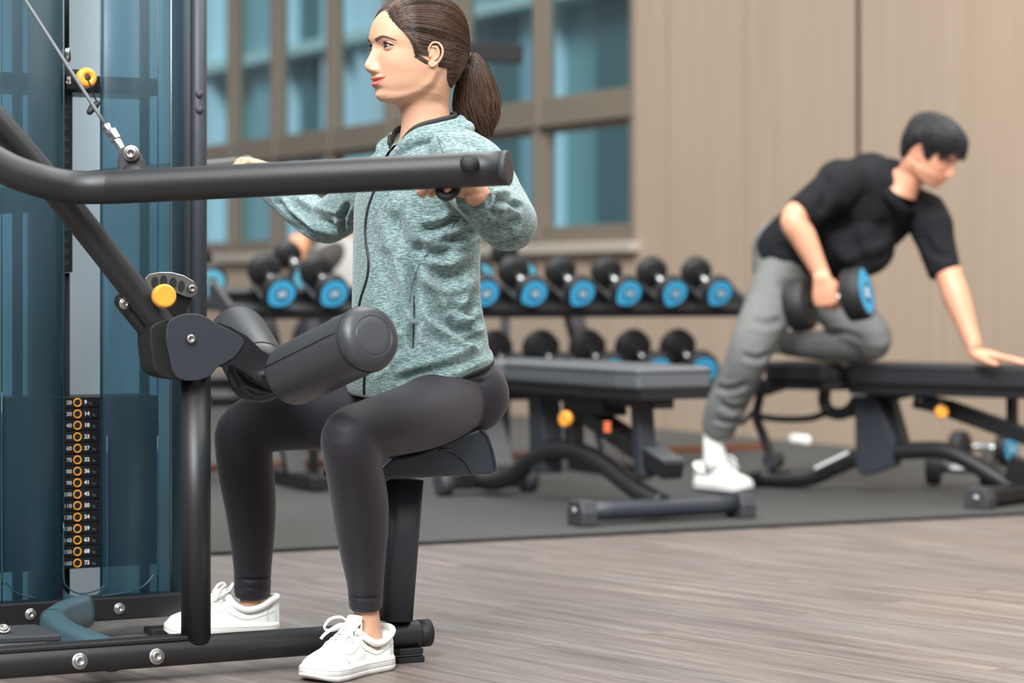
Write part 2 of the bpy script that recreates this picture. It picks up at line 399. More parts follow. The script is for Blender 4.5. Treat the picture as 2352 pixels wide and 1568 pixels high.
wbox(mb, sL, sR, zs-.02, zs+.05, .0, .12); wbox(mb, sL, sR, zt-.06, zt, .0, .12)
mull = [wall_s(x) for x in (1232, 1050, 889, 755, 627, 527)]
for s in mull: wbox(mb, s-.035, s+.035, zs, zt, -.01, .1)
wbox(mb, sR-.05, sR, zs, zt, -.01, .1)
cols = [sR]+mull+[sL]
for i in range(len(cols)-1):     # opening sashes
    a, b = cols[i+1]+.04, cols[i]-.045
    if b-a < .2: continue
    for z0, z1 in ((zs+.05, zm-.075), (zm+.055, zt-.06)):
        for q in ((a, a+.035, z0, z1), (b-.035, b, z0, z1), (a, b, z0, z0+.035), (a, b, z1-.035, z1)): wbox(mb, *q, .02, .08)
mb.build('window_frame', M['frame'], win, bevel=.006)
mb = MB(); wbox(mb, sL-.05, sR+.04, zs-.07, zs-.01, -.06, .1); mb.build('window_sill', M['sill'], win, bevel=.008)
g = bpy.data.materials.new('window glass'); g.use_nodes = True; nt = g.node_tree; nt.nodes.clear()
o_ = nt.nodes.new('ShaderNodeOutputMaterial'); mx = nt.nodes.new('ShaderNodeMixShader'); t_ = nt.nodes.new('ShaderNodeBsdfTransparent'); gl = nt.nodes.new('ShaderNodeBsdfGlossy')
t_.inputs[0].default_value = (.86, .95, .96, 1); gl.inputs['Roughness'].default_value = .02; mx.inputs[0].default_value = .07
nt.links.new(t_.outputs[0], mx.inputs[1]); nt.links.new(gl.outputs[0], mx.inputs[2]); nt.links.new(mx.outputs[0], o_.inputs[0]); M['glass'] = g
for i in range(len(cols)-1):
    a, b = cols[i+1]+.03, cols[i]-.03
    if b-a < .1: continue
    for z0, z1 in ((zs+.05, zm-.06), (zm+.05, zt-.05)):
        m_ = MB(); wbox(m_, a, b, z0, z1, .046, .052); m_.build('window_pane', g, win)
# ---- glass tower outside
tw = empty('office_tower', Wp+Wn*9+Wd*(-8)); tag(tw, 'blue-green glass office building with vertical fins seen through the windows', 'building')
FA = {'a': mat('teal curtain wall glass', '6c9598', .25, coat=.2), 'b': mat('bright sky blue panel', 'b9d6e2', .4), 'c': mat('dark teal glass', '4b6a70', .25), 'd': mat('pale slab edge', 'b4cfd0', .6), 'e': mat('mid blue glass', '84abb6', .3), 'f': mat('bronze column', '6f6a60', .6)}
def obox(mb, s0, s1, z0, z1, d0, d1, m=0):
    c = Wp+Wd*(s0+s1)/2+Wn*(d0+d1)/2+V(0, 0, (z0+z1)/2)
    return mb.box(c, (abs(s1-s0), abs(d1-d0), z1-z0), np.stack([Wd, Wn, V(0, 0, 1)], 1), m)
mb = MB(); obox(mb, -30, 14, -6, 22, 9, 12)
mb.build('curtain_wall', FA['a'], tw)
rr = random.Random(5); s = -30.; fins = MB(); dk = MB(); mid = MB(); br_ = MB()
while s < 13:
    wd = rr.choice((.35, .5, .8, 1.1)); k = rr.random()
    if k < .28: obox(fins, s, s+wd*.6, -6, 22, 8.7, 9.0)
    elif k < .5: obox(dk, s, s+wd, -6, 22, 8.9, 9.0)
    elif k < .74: obox(mid, s, s+wd, -6, 22, 8.85, 9.0)
    elif k < .84: obox(br_, s, s+wd*.4, -6, 22, 8.5, 9.0)
    s += wd+.12
fins.build('bright_panel', FA['b'], tw); dk.build('dark_glass', FA['c'], tw); mid.build('blue_glass', FA['e'], tw); br_.build('column', FA['f'], tw)
sl = MB()
for z in (-3.2, .55, 4.4, 8.2, 12): obox(sl, -30, 14, z, z+.16, 8.55, 9.0)
sl.build('floor_slab', FA['d'], tw)
# ================================================================ text helper
def text_mesh(s, size, origin, U, W, name, m, parent, depth=.0006, align='CENTER'):
    c = bpy.data.curves.new('t', 'FONT'); c.body = s; c.size = size; c.extrude = depth; c.align_x = align; c.align_y = 'CENTER'
    c.offset = size*.012
    o = bpy.data.objects.new('t', c); COL.objects.link(o); dg = bpy.context.evaluated_depsgraph_get(); dg.update()
    me = bpy.data.meshes.new_from_object(o.evaluated_get(dg), depsgraph=dg); bpy.data.objects.remove(o); bpy.data.curves.remove(c)
    v, _ = mesh_arrays(me); U = nrm(U); W = nrm(W); n = np.cross(U, W)
    set_co(me, np.asarray(origin)+v[:, :1]*U+v[:, 1:2]*W+v[:, 2:3]*n); me.materials.clear(); me.materials.append(m); return link(name, me, parent)
# ================================================================ dumbbells
def make_dumbbell(loc, axis, up, R=.062, half=.13, hl=.055, label='', group='', face='blue', num='10', tilt=225, seed=0):
    """axis = unit vector from the back head towards the front face; built around loc = centre of the handle"""
    ax = nrm(axis); up = nrm(np.asarray(up)-ax*np.dot(up, ax)); sd = np.cross(up, ax)
    t = empty('dumbbell', loc, label, 'dumbbell', group); loc = np.asarray(loc)
    mb = MB(); mb.lathe([(-half+hl, .015), (-.03, .0165), (0, .019), (.03, .0165), (half-hl, .015)], loc, ax, 20); mb.build('handle', M['chrome'], t)
    for s in (1, -1):
        a = ax*s; c = loc+a*(half-hl)
        mb = MB(); mb.lathe([(-.004, .022), (0, R*.86), (.004, R*.95), (.011, R), (hl-.012, R), (hl-.004, R*.965), (hl, R*.90), (hl-.003, R*.86)], c, a, 40)
        h = mb.build('weight_head', M['rub2'] if face == 'grey' else M['rub'], t)
        th = math.radians(tilt); r = R*.80; ol = []
        for k in range(48):
            q = 2*math.pi*k/48; d = abs((q-th+math.pi) % (2*math.pi)-math.pi)
            rr_ = r*(1+.17*max(0, 1-d/.62)**1.1); ol.append((rr_*math.cos(q), rr_*math.sin(q)))
        f = MB(); U = np.cross(up, a); f.prism(ol, c+a*(hl-.002), U, up, .004); f.build('face_disc', M[face], h)
        f = MB(); f.tube([c+a*(hl+.0008)+r*.42*(U*math.cos(q)+up*math.sin(q)) for q in np.linspace(0, 2*math.pi, 25)[:-1]], .0035, 6, closed=True); f.build('ring', M['darkring'], h)
        text_mesh(num, R*.52, c+a*(hl+.0006), U, up, 'number', M['white'], h)
    return t
def copy_tree(o, parent=None):
    c = o.copy(); COL.objects.link(c)
    if parent is not None: c.parent = parent
    for ch in list(o.children): copy_tree(ch, c)
    return c
up3 = V(0, 0, 1)
R0 = V(-.73, 8.58, 0); tl = math.radians(24)
fd = nrm(V(-Nn[0]*math.cos(tl), -Nn[1]*math.cos(tl), -math.sin(tl)))
ups = np.cross(fd, A); ups = ups if ups[2] > 0 else -ups
names_u = ['first from the left end', 'second from the left end', '', '', 'touching the woman\'s back', 'second right of the woman', 'third right of the woman', 'fourth right of the woman', 'last but one at the right end', 'last at the right end']
top = []
for i in range(10):
    if i in (2, 3): continue     # wholly behind the seated woman
    s = -.1+.2*i; fc = R0+A*s+up3*.697; c = fc-fd*.115
    lab = 'blue-faced dumbbell on the upper tier, '+names_u[i]
    top.append(make_dumbbell(c, fd, ups, .062, .116, .050, lab, 'dumbbells on the upper tier of the rack', num=('26', '24', '', '', '20', '18', '16', '14', '12', '10')[i], tilt=(225, 225, 0, 0, 230, 215, 235, 225, 250, 235)[i]))
low = []
names_l = {4: 'first right of the woman\'s hip', 5: 'second right of the woman\'s hip', 6: 'third right of the woman\'s hip', 7: 'fourth right of the woman\'s hip', 8: 'last but one at the right end', 9: 'last, next to the man\'s knee'}
for i in range(4, 10):
    s = -.175+.2*i+.0; fc = R0+A*s+up3*.395; c = fc-fd*.125
    low.append(make_dumbbell(c, fd, ups, .072, .128, .058, 'large dumbbell on the lower tier, '+names_l[i], 'dumbbells on the lower tier of the rack', num='30', tilt=200))
# ---- rack
rk = empty('dumbbell_rack', R0, 'black two-tier dumbbell rack standing behind the woman and the left bench', 'rack')
for zc, dep, off, nm in ((.697, .116, .0, 'upper_tray'), (.395, .128, -.075, 'lower_tray')):
    mb = MB(); e0 = R0+A*(-.28+off); e1 = R0+A*(1.86+off)
    cc = up3*(zc)-fd*dep-ups*(.085 if zc > .5 else .100)
    for k in (-1, 1):
        mb.bar(e0+cc+fd*.075*k, e1+cc+fd*.075*k, .05, .03, up=ups)
    mb.bar(e0+cc-ups*.018, e1+cc-ups*.018, .2, .012, up=ups)
    tr = mb.build(nm, M['black'], rk, bevel=.004)
    for i in range(10):
        p = R0+A*(-.1+.2*i+off)+cc+ups*.02
        mb = MB(); ol = [(-.06, .030), (-.05, .030), (-.018, -.004), (.018, -.004), (.05, .030), (.06, .030), (.03, -.02), (-.03, -.02)]
        mb.prism(ol, p, A, ups, .13); mb.build('saddle', M['rub2'], tr, bevel=.003)
    for e_ in (e0, e1): mb = MB(); mb.bar(e_+cc-fd*.12+ups*.004, e_+cc+fd*.12+ups*.004, .02, .07, up=ups); mb.build('end_plate', M['rub2'], tr, bevel=.003)
for s in (-.02, .80, 1.27):
    b = R0+A*s; bk = -Nn*0+Nn*.30
    mb = MB(); mb.bar(b+Nn*.06+up3*.02, b+Nn*.42+up3*.62, .07 if s != .8 else .085, .05, up=-Nn)
    mb.bar(b-Nn*.18+up3*.03, b+Nn*.40+up3*.03, .07, .05); mb.bar(b+Nn*.10+up3*.31, b+Nn*.2+up3*.31, .05, .05)
    lg = mb.build('leg', M['black'] if s != .8 else M['rub2'], rk, bevel=.005)
    if s == .8:
        mb = MB(); q = (up3*.62-up3*.02+Nn*.36); q = nrm(q); p = b+Nn*.06+up3*.02+q*.50; nn_ = nrm(-Nn*.86+up3*.5)
        mb.bar(p+nn_*.03, p+q*.1+nn_*.03, .055, .004, up=nn_); mb.build('label', M['white'], lg)
# ---- second rack at the far left with a pale-faced dumbbell
rb = empty('dumbbell_rack', R0-A*.9, 'end of a second dumbbell rack showing beside the machine upright, left of the roller pads', 'rack')
mb = MB(); q0 = P(380, 700, 9.0); q1 = P(522, 706, 9.05); mb.bar(q0, q1, .14, .045); mb.build('tray', M['black'], rb, bevel=.004)
mb = MB(); q = P(430, 720, 9.03); mb.bar(V(q[0], q[1], 0), q, .07, .06, up=(0, 1, 0)); mb.bar(V(q[0], q[1]-.2, .03), V(q[0], q[1]+.2, .03), .07, .06); mb.build('leg', M['black'], rb, bevel=.004)
fc = P(484, 652, 9.0)
make_dumbbell(fc-fd*.115, fd, ups, .064, .125, .052, 'pale blue-faced dumbbell beside the machine upright, left of all the others', None, face='bluel', num='28')
# mirror reflections of dumbbell ends, built as solid dumbbells behind the rack
for px, py, w_ in ((1206, 634, 'over the second dumbbell right of the woman'), (1106, 636, 'at the woman\'s back'), (700, 640, 'between the two left dumbbells')):
    fc = P(px, py, R0[1]+.55 if px < 800 else 9.45)
    make_dumbbell(fc-fd*.115, fd, ups, .055, .12, .05, 'reflected pale blue dumbbell end behind the rack, '+w_, None, face='bluel', num='8')
rc = empty('storage_shelf', P(1000, 1000, 9.8)*V(1, 1, 0), 'grey shelf behind the dumbbell rack carrying the pale blue dumbbell reflections', 'shelf')
mb = MB(); mb.bar(P(660, 668, 9.28)*1.0, P(1260, 668, 9.66), .12, .02); mb.build('board', M['rub2'], rc)
for px, Y in ((720, 9.3), (1160, 9.6)):
    q = P(px, 690, Y); mb = MB(); mb.bar(V(q[0], q[1], 0), V(q[0], q[1], .715), .04, .04, up=(0, 1, 0)); mb.build('leg', M['rub2'], rc)
# ================================================================ left bench
def bench_pads(t, defs, mats=None):
    for nm, O, U, S, L0, L1, hw, z0, z1, taper in defs:
        me = MB(); hw2 = hw
        ol = [(L0, -hw+.03), (L0+.03, -hw), (L1-.05, -hw), (L1, -hw+.05), (L1, hw-.05), (L1-.05, hw), (L0+.03, hw), (L0, hw-.03)]
        if taper: ol = [(L0, -hw*.86), (L0+.10, -hw), (L1-.03, -hw), (L1, -hw+.03), (L1, hw-.03), (L1-.03, hw), (L0+.10, hw), (L0, hw*.86)]
        pts = [O+U*a+S*b for a, b in ol]; prism_xy(pts, z0, z1, 0, me)
        o = me.build(nm, M['padl'] if mats is None else mats, t, bevel=.014, seg=4)
        me = MB(); pts = [O+U*a*1.0+S*b*.9 for a, b in ol]; prism_xy(pts, z0-.03, z0+.002, 0, me); me.build('pad_base', M['black'], t)
        me = MB(); pts = [O+U*a+S*b*1.004 for a, b in ol]; me.tube([V(p[0], p[1], z1-.016) for p in pts], .0025, 6, closed=True); me.build('piping', M['rub'], o)
b1 = empty('weight_bench', V(.45, 7.7, 0), 'dark grey adjustable weight bench in the middle, pad end pointing at the viewer', 'bench')
O1 = V(.478, 7.33, 0); U1 = nrm(V(-.47, .883, 0)); S1 = V(U1[1], -U1[0], 0)
bench_pads(b1, [('back_pad', O1+S1*.025, U1, S1, 0, .86, .155, .405, .474, True), ('seat_pad', O1+S1*.01, U1, S1, .89, 1.17, .145, .405, .472, False)])
def q1(L, S, z): return O1+U1*L+S1*S+up3*z
def rail(t, name, pts, r, m='tube', n=18, k=6, power=2.0):
    mb = MB(); mb.tube(cr(pts, k), r, n, power=power); return mb.build(name, M[m], t)
rail(b1, 'base_rail', [q1(.03, 0, .05), q1(.2, 0, .09), q1(.42, 0, .16), q1(.62, -.01, .185), q1(.80, -.02, .15), q1(.95, -.03, .08), q1(1.08, -.05, .05), q1(1.2, -.06, .06)], .033)
f1 = rail(b1, 'front_foot', [q1(.03, -.27, .042), q1(.03, .27, .042)], .030, 'slate')
for s in (-1, 1):
    mb = MB(); ol = [(-.05, -.042), (.05, -.042), (.05, .0), (.035, .036), (-.035, .036), (-.05, .0)]
    mb.prism(ol, q1(.03, .285*s, .042), U1, up3, .055); e = mb.build('foot_cap', M['rub2'], f1, bevel=.006)
    mb = MB(); mb.lathe([(0, .012), (.006, .012), (.008, .006)], q1(.03, .312*s, .045), S1*s, 12); mb.build('bolt', M['steel'], e)
mb = MB(); mb.bar(q1(1.16, -.16, .05), q1(1.16, .12, .05), .06, .06); r1 = mb.build('rear_foot', M['black'], b1, bevel=.01)
for s, nm in ((-.19, 0), (.14, 0)):
    mb = MB(); mb.lathe([(-.025, .036), (-.02, .044), (.02, .044), (.025, .036)], q1(1.16, s, .045), S1, 24); mb.build('wheel', M['rub2'], r1)
mb = MB(); ol = [(-.05, .10), (.045, .10), (.045, .22), (.06, .385), (-.03, .385), (-.055, .22)]
mb.prism([(a, b) for a, b in ol], q1(.78, 0, 0), U1, up3, .075); up1 = mb.build('upright_plate', M['slate'], b1, bevel=.004)
mb = MB(); mb.box(P(1232, 897, 7.93), (.035, .004, .022), None, 0); st = mb.build('warning_label', M['white'], up1)
mb = MB(); mb.box(P(1232, 893, 7.925), (.035, .004, .009), None, 0); mb.build('warning_band', M['sticker'], st)
mb = MB(); mb.bar(q1(.56, 0, .33), q1(.00, .02, .155), .075, .055); ld = mb.build('ladder_bar', M['black'], b1, bevel=.005)
mb = MB(); mb.bar(q1(.17, .02, .235), q1(.0, .02, .188), .078, .004); mb.build('top_plate', M['padl'], ld)
mb = MB(); mb.box(P(1395, 986, 7.5), (.022, .004, .035)); mb.build('warning_label', M['sticker'], ld)
mb = MB(); mb.bar(q1(.16, .0, .39), q1(.13, 0, .13), .06, .045, up=U1); mb.build('front_post', M['slate'], b1, bevel=.004)
mb = MB(); mb.bar(q1(.60, 0, .39), q1(.58, 0, .17), .05, .05, up=U1); mb.build('middle_post', M['black'], b1, bevel=.004)
mb = MB(); mb.prism([(-.14, -.03), (.1, -.03), (.13, .03), (-.12, .05)], q1(.45, 0, .34), U1, up3, .09); mb.build('pivot_block', M['black'], b1, bevel=.01)
mb = MB(); mb.prism([(.02, -.01), (.86, -.01), (.86, .03), (.02, .03)], q1(0, 0, .355), U1, up3, .07); mb.build('back_rail', M['black'], b1, bevel=.004)
def knob(t, c, ax, r=.02, m='orange', stem=.05):
    c = np.asarray(c); ax = nrm(ax); mb = MB(); mb.lathe([(-.004, r*.55), (0, r*.8), (.005, r*.98), (.008, r), (.017, r), (.020, r*.96), (.0225, r*.90), (.0235, r*.84), (.0237, r*.78), (.0237, r*.76), (.0235, r*.4), (.0235, 0)], c, ax, 32)
    k = mb.build('knob', M[m], t); mb = MB(); mb.lathe([(-stem, r*.35), (0, r*.35)], c, ax, 12); mb.build('pin', M['black'], k); return k
knob(b1, P(1306, 968, 7.62), V(-.75, -.65, 0), .026)
# ================================================================ right bench
b2 = empty('weight_bench', V(1.3, 8.25, 0), 'black adjustable weight bench the man kneels on', 'bench')
O2 = V(.96, 8.6, 0); U2 = nrm(V(.79, -.61, 0)); S2 = V(-U2[1], U2[0], 0)
M['padd'] = mat('black upholstery', '232326', .5, bump=(500, .2, .0006))
bench_pads(b2, [('seat_pad', O2, U2, S2, 0, .30, .13, .39, .456, False), ('back_pad', O2, U2, S2, .335, 1.30, .13, .382, .458, False)], M['padd'])
def yb(px): L = ((px-CX)/FPX*O2[1]-O2[0])/(U2[0]-(px-CX)/FPX*U2[1]); return (O2+U2*L)[1]
def q2(px, py, d=0): return P(px, py, yb(px)+d)
rail(b2, 'base_rail', [q2(1735, 1103), q2(1790, 1106), q2(1860, 1102), q2(1925, 1075), q2(1985, 1052), q2(2070, 1042), q2(2160, 1040), q2(2220, 1062), q2(2300, 1110), q2(2350, 1138)], .030)
mb = MB(); mb.bar(q2(1872, 1080, -.06), q2(1948, 1044, -.06), .006, .009); mb.build('size_scale', M['white'], b2)
for px, py, w_, nm in ((1737, 1105, .2, 'rear_foot'), (2345, 1135, .3, 'front_foot')):
    c = q2(px, py); mb = MB(); mb.bar(c-S2*w_, c+S2*w_, .07, .055); ff = mb.build(nm, M['black'], b2, bevel=.012)
    mb = MB(); mb.prism([(-.045, -.035), (.045, -.035), (.045, .0), (.03, .035), (-.03, .035), (-.045, 0)], c-S2*w_, U2, up3, .06); ec = mb.build('foot_cap', M['rub2'], ff, bevel=.006)
    mb = MB(); mb.lathe([(0, .012), (.006, .012), (.008, .006)], c-S2*(w_+.03), -S2, 12); mb.build('bolt', M['steel'], ec)
def poly2(t, name, pts, th, m='black', d=0, bevel=.003, par=None):
    Yc = yb(np.mean([p[0] for p in pts]))+d; mb = MB(); k = len(pts)
    v = []
    for sgn in (-1, 1):
        for x, y in pts: v.append(q2(x, y, d)+S2*th/2*sgn)
    f = [(i, (i+1) % k, k+(i+1) % k, k+i) for i in range(k)]+[tuple(range(k))[::-1], tuple(range(k, 2*k))]
    mb.add(v, f, 0, False); return mb.build(name, M[m], t, bevel=bevel)
upp = poly2(b2, 'upright_plate', [(1972, 885), (2010, 885), (2062, 1020), (2060, 1075), (1990, 1098), (1975, 1080)], .06, 'slate')
poly2(upp, 'warning_label', [(1962, 897), (2000, 897), (2000, 915), (1962, 915)], .068, 'white', bevel=0); poly2(upp, 'warning_band', [(1962, 897), (2000, 897), (2000, 905), (1962, 905)], .070, 'sticker', bevel=0)
poly2(b2, 'brace', [(2010, 880), (2045, 880), (2085, 1025), (2060, 1035)], .05, 'black', .04)
poly2(b2, 'seat_frame', [(1740, 875), (1900, 878), (1900, 892), (1800, 897), (1750, 915)], .10, 'black')
poly2(b2, 'back_frame', [(2000, 895), (2352, 890), (2400, 905), (2110, 912), (2050, 925)], .08, 'black')
rail(b2, 'cradle', [q2(1898, 885), q2(1893, 925), q2(1905, 950), q2(1935, 955), q2(1958, 940), q2(1972, 915)], .022, 'black')
rail(b2, 'linkage', [q2(1745, 962), q2(1800, 968), q2(1860, 966), q2(1900, 955), q2(1960, 955), q2(1985, 930)], .012, 'black')
rail(b2, 'seat_leg', [q2(1752, 890), q2(1742, 930), q2(1738, 965), q2(1755, 1010), q2(1768, 1050), q2(1776, 1085)], .017, 'black')
rail(b2, 'release_lever', [q2(1740, 940), q2(1722, 960), q2(1700, 978)], .010, 'rub2')
mb = MB(); mb.lathe([(-.03, .03), (.03, .03)], q2(1776, 1062), S2, 20); mb.build('hinge', M['rub2'], b2)
mb = MB(); mb.bar(q2(2170, 940), q2(2400, 1022), .05, .055, up=up3); mb.build('ladder_bar', M['black'], b2, bevel=.004)
mb = MB(); mb.bar(q2(2105, 925), q2(2165, 938), .055, .05); hb = mb.build('hinge_block', M['slate'], b2, bevel=.004)
for x, y in ((2115, 923), (2162, 930)): mb = MB(); mb.lathe([(0, .010), (.008, .010), (.01, .006)], q2(x, y, -.05), -S2, 12); mb.build('bolt', M['steel'], hb)
mb = MB(); mb.bar(q2(2325, 895), q2(2325, 1000), .03, .03, up=U2); mb.build('front_post', M['black'], b2)
mb = MB(); mb.bar(q2(2352, 1060), q2(2330, 1130), .05, .08, up=U2); mb.build('front_bracket', M['black'], b2, bevel=.004)
knob(b2, q2(2160, 951, -.07), V(.1, -.95, 0), .023)
# ---- dumbbells on the floor at the right
make_dumbbell(V((2206-CX)/FPX*8.6, 8.6, .068), V(.95, -.3, 0), up3, .06, .12, .05, 'black dumbbell lying on the floor under the right bench', None, face='grey', num='')
M['grey'] = M['rub2']
make_dumbbell(V((2262-CX)/FPX*9.62, 9.66, .074), V(.78, -.62, 0), up3, .066, .13, .055, 'blue-faced dumbbell on the floor by the wall behind the right bench', None, tilt=60, num='14')
mb = MB(); c = V((1838-CX)/FPX*11.0, 11.0, .022); mb.tube([c-Wd*.055, c+Wd*.055], [(.022, .016)]*2, 16, side=up3, round_cap=True); tag(mb.build('folded_towel', mat('white cotton', 'f1efe9', .8)), 'small white folded cloth on the floor at the wall behind the right bench', 'towel')
# ---- dark stand behind the woman's head
ps = empty('cable_column', V(-.44, 11, 0), 'black column with a horizontal arm reaching out behind the ponytail', 'machine')
mb = MB(); mb.bar(P(958, 1018, 11), P(958, 60, 11), .07, .07, up=(0, 1, 0)); mb.build('column', M['black'], ps, bevel=.004)
mb = MB(); mb.bar(P(958, 118, 11), P(1200, 130, 11.05), .08, .082); mb.build('arm', mat('dull dark brown steel', '151213', .8), ps, bevel=.004)
mb = MB(); mb.box(V((958-CX)/FPX*11, 11, .02), (.3, .4, .03)); mb.build('base_plate', M['black'], ps, bevel=.004)
# ================================================================ weight machine
B0 = V(-.166, 4.665, 0); bu = nrm(V(.886, .464, 0)); bv = V(-bu[1], bu[0], 0)
def K(u, v, z): return B0+bu*u+bv*v+up3*z
def Ku(px, v):
    k = (px-CX)/FPX; b = B0+bv*v; return (k*b[1]-b[0])/(bu[0]-k*bu[1])
def Kp(px, py, v=0.): u = Ku(px, v); Y = (B0+bv*v+bu*u)[1]; return P(px, py, Y)
mc = empty('rowing_machine', V(-.6, 4.6, 0), 'black plate-loaded style pull machine with smoked blue shroud, weight stack, seat and roller pads', 'machine')
mc['label'] = 'black cable row machine with blue smoked shroud, weight stack, seat and roller pads'
def T(name, pts, r, m='tube', k=8, n=24, par=None, **kw):
    mb = MB(); mb.tube(cr(pts, k) if len(pts) > 2 else np.array(pts), r, n, **kw); return mb.build(name, M[m], par or mc)
def bolt(c, ax, r=.0125, par=None, m='steel', washer=True):
    mb = MB(); ax = nrm(ax); c = np.asarray(c)
    if washer: mb.lathe([(0, r*1.35), (.002, r*1.3), (.0025, r*.9)], c, ax, 28)
    mb.lathe([(0, r), (r*.45, r*.93), (r*.62, r*.7), (r*.64, r*.45), (r*.3, r*.42), (r*.3, 0)], c, ax, 28)
    return mb.build('bolt', M[m], par or mc)
# base beam
mb = MB(); mb.tube([K(-1.2, 0, .054), K(-.8, 0, .053), K(-.004, 0, .052), K(0, 0, .052)], [.0285, .0275, .0262, .0245], 36); bb = mb.build('base_beam', M['tube'], mc)
mb = MB(); mb.tube([K(-.02, 0, .052), K(.004, 0, .052), K(.0055, 0, .052)], [.0267, .0267, .024], 36); mb.build('end_cap', M['rub'], bb)
mb = MB(); mb.box(K(-.045, -.002, .022), (.05, .05, .012), np.stack([bu, bv, up3], 1)); mb.box(K(-.045, -.002, .006), (.056, .05, .012), np.stack([bu, bv, up3], 1)); mb.box(K(-.052, -.002, .0145), (.06, .054, .004), np.stack([bu, bv, up3], 1))
mb.build('rubber_foot', M['rub'], bb, bevel=.002)
for px, py in ((183, 1518), (360, 1507)): c = Kp(px, py, -.0265); bolt(c, -bv+V(0, 0, .12), .0112, bb)
mb = MB(); mb.bar(K(-1.15, 0, .0775), Kp(425, 1462, 0)*V(1, 1, 0)+up3*.0775, .042, .008); mb.build('beam_plate', M['tube'], bb, bevel=.002)
# post
pz = Kp(450, 1462, 0); Zt = Kp(450, 860, 0)[2]
mb = MB(); mb.tube([V(pz[0], pz[1], .066), V(pz[0], pz[1], Zt)], .0275, 36); po = mb.build('post', M['tube'], mc)
# diagonal arm
T('diagonal_arm', [Kp(-160, 120, -.02), Kp(0, 288, -.02), Kp(130, 440, -.015), Kp(300, 655, 0), Kp(400, 782, 0)], .0252)
T('lever', [Kp(283, 692, .03), Kp(372, 800, .03)], .0165, 'black', round_cap=True)
bolt(Kp(286, 697, .006), -bv, .008)
def plate(name, pts, v, th, m, par=None, bevel=.0015, n=0):
    pts = cr(pts, 5, closed=True) if n else np.array(pts); mb = MB()
    q = np.array([Kp(x, y, v) for x, y in pts]); o = q.mean(0)
    ol = [((a-o)@bu, (a-o)[2]) for a in q]; mb.prism(ol, o, bu, up3, th); return mb.build(name, M[m], par or mc, bevel=bevel)
pc = plate('pivot_plate', [(384, 745), (398, 730), (418, 722), (442, 720), (466, 725), (495, 741), (556, 776), (552, 800), (532, 824), (500, 842), (484, 860), (462, 871), (432, 874), (408, 868), (396, 850), (388, 815), (381, 780)], -.048, .007, 'slate', n=1)
plate('pivot_plate', [(384, 745), (398, 730), (418, 722), (442, 720), (466, 725), (495, 741), (556, 776), (552, 800), (532, 824), (500, 842), (484, 860), (462, 871), (432, 874), (408, 868), (396, 850), (388, 815), (381, 780)], .048, .007, 'slate', n=1)
plate('pivot_housing', [(336, 745), (330, 775), (333, 812), (340, 846), (355, 862), (385, 870), (430, 872), (470, 850), (480, 800), (440, 745), (390, 728)], .012, .075, 'rub', bevel=.003, n=1)
bolt(Kp(438, 778, -.053), -bv, .009, pc, washer=False)
gs = plate('lock_sector', [(332, 640), (342, 629), (365, 624.5), (395, 625), (422, 632), (444, 645), (453, 660), (452, 674), (441, 683), (428, 683), (405, 674), (380, 671), (345, 672)], .032, .006, 'steel')
for x, y in ((356, 648), (376, 645), (398, 650), (417, 657)):
    q = Kp(x, y, .028); mb = MB(); a = np.linspace(0, 2*math.pi, 25)[:-1]; mb.prism([(.0062*math.cos(t), .0105*math.sin(t)) for t in a], q, bu, up3, .003); mb.build('slot', M['slate'], gs)
bolt(Kp(440, 663, .026), -bv, .008, gs, washer=False)
plate('sector_web', [(350, 672), (400, 668), (442, 684), (428, 712), (420, 740), (370, 740)], .040, .006, 'black')
knob(mc, Kp(373, 681, -.035), -bv+V(-.12, 0, .06), .0222, stem=.03)
plate('roller_bracket', [(495, 741), (522, 750), (560, 772), (592, 803), (622, 822), (650, 850), (640, 896), (617, 892), (585, 876), (552, 852), (528, 838), (505, 838), (500, 842), (532, 815), (540, 785)], -.030, .036, 'black', bevel=.003)
plate('roller_bracket', [(520, 800), (545, 790), (600, 820), (640, 850), (625, 905), (590, 900), (550, 885), (530, 855)], .020, .03, 'black', bevel=.005)
# roller pads
def roller(A_, B_, r, seam):
    A_ = np.asarray(A_); B_ = np.asarray(B_); ax = nrm(B_-A_); L = np.linalg.norm(B_-A_)
    mb = MB(); mb.lathe([(0, r*.35), (.001, r*.80), (.004, r*.92), (.010, r*.985), (.018, r), (L-.026, r), (L-.022, r*.985)], A_, ax, 56); o = mb.build('roller_pad', M['pad'], mc)
    mb = MB(); mb.lathe([(L-.024, r*.97), (L-.020, r*1.0), (L-.014, r*.995), (L-.006, r*.95), (L, r*.86), (L+.004, r*.74), (L+.0055, r*.64), (L+.0057, r*.625), (L+.0042, r*.615), (L+.0042, r*.605), (L+.0057, r*.595), (L+.006, r*.58), (L+.0063, r*.4), (L+.0064, r*.2), (L+.0064, 0)], A_, ax, 56); mb.build('end_cap', M['pad'], o)
    mb = MB()
    for q in (.98,): 
        a = np.linspace(0, 2*math.pi, 49)[:-1]; h = nrm(np.cross(ax, up3)); k = np.cross(ax, h)
        mb.tube([A_+ax*(L-.023)+r*1.0*(h*math.cos(t)+k*math.sin(t)) for t in a], .0016, 6, closed=True)
    mb.build('edge_piping', M['rub'], o)
    if seam is not None:
        h = nrm(np.cross(ax, up3)); k = np.cross(h, ax); d = h*math.cos(seam)+k*math.sin(seam)
        mb = MB(); mb.tube([A_+ax*t+d*r*1.0 for t in np.linspace(.012, L-.024, 8)], .0016, 6); mb.build('seam', M['rub'], o)
    return o
roller(P(668, 862, 4.34), P(855, 772, 4.10), .0575, math.radians(14))
roller(P(545, 765, 4.82), P(600, 862, 4.545), .0590, None)
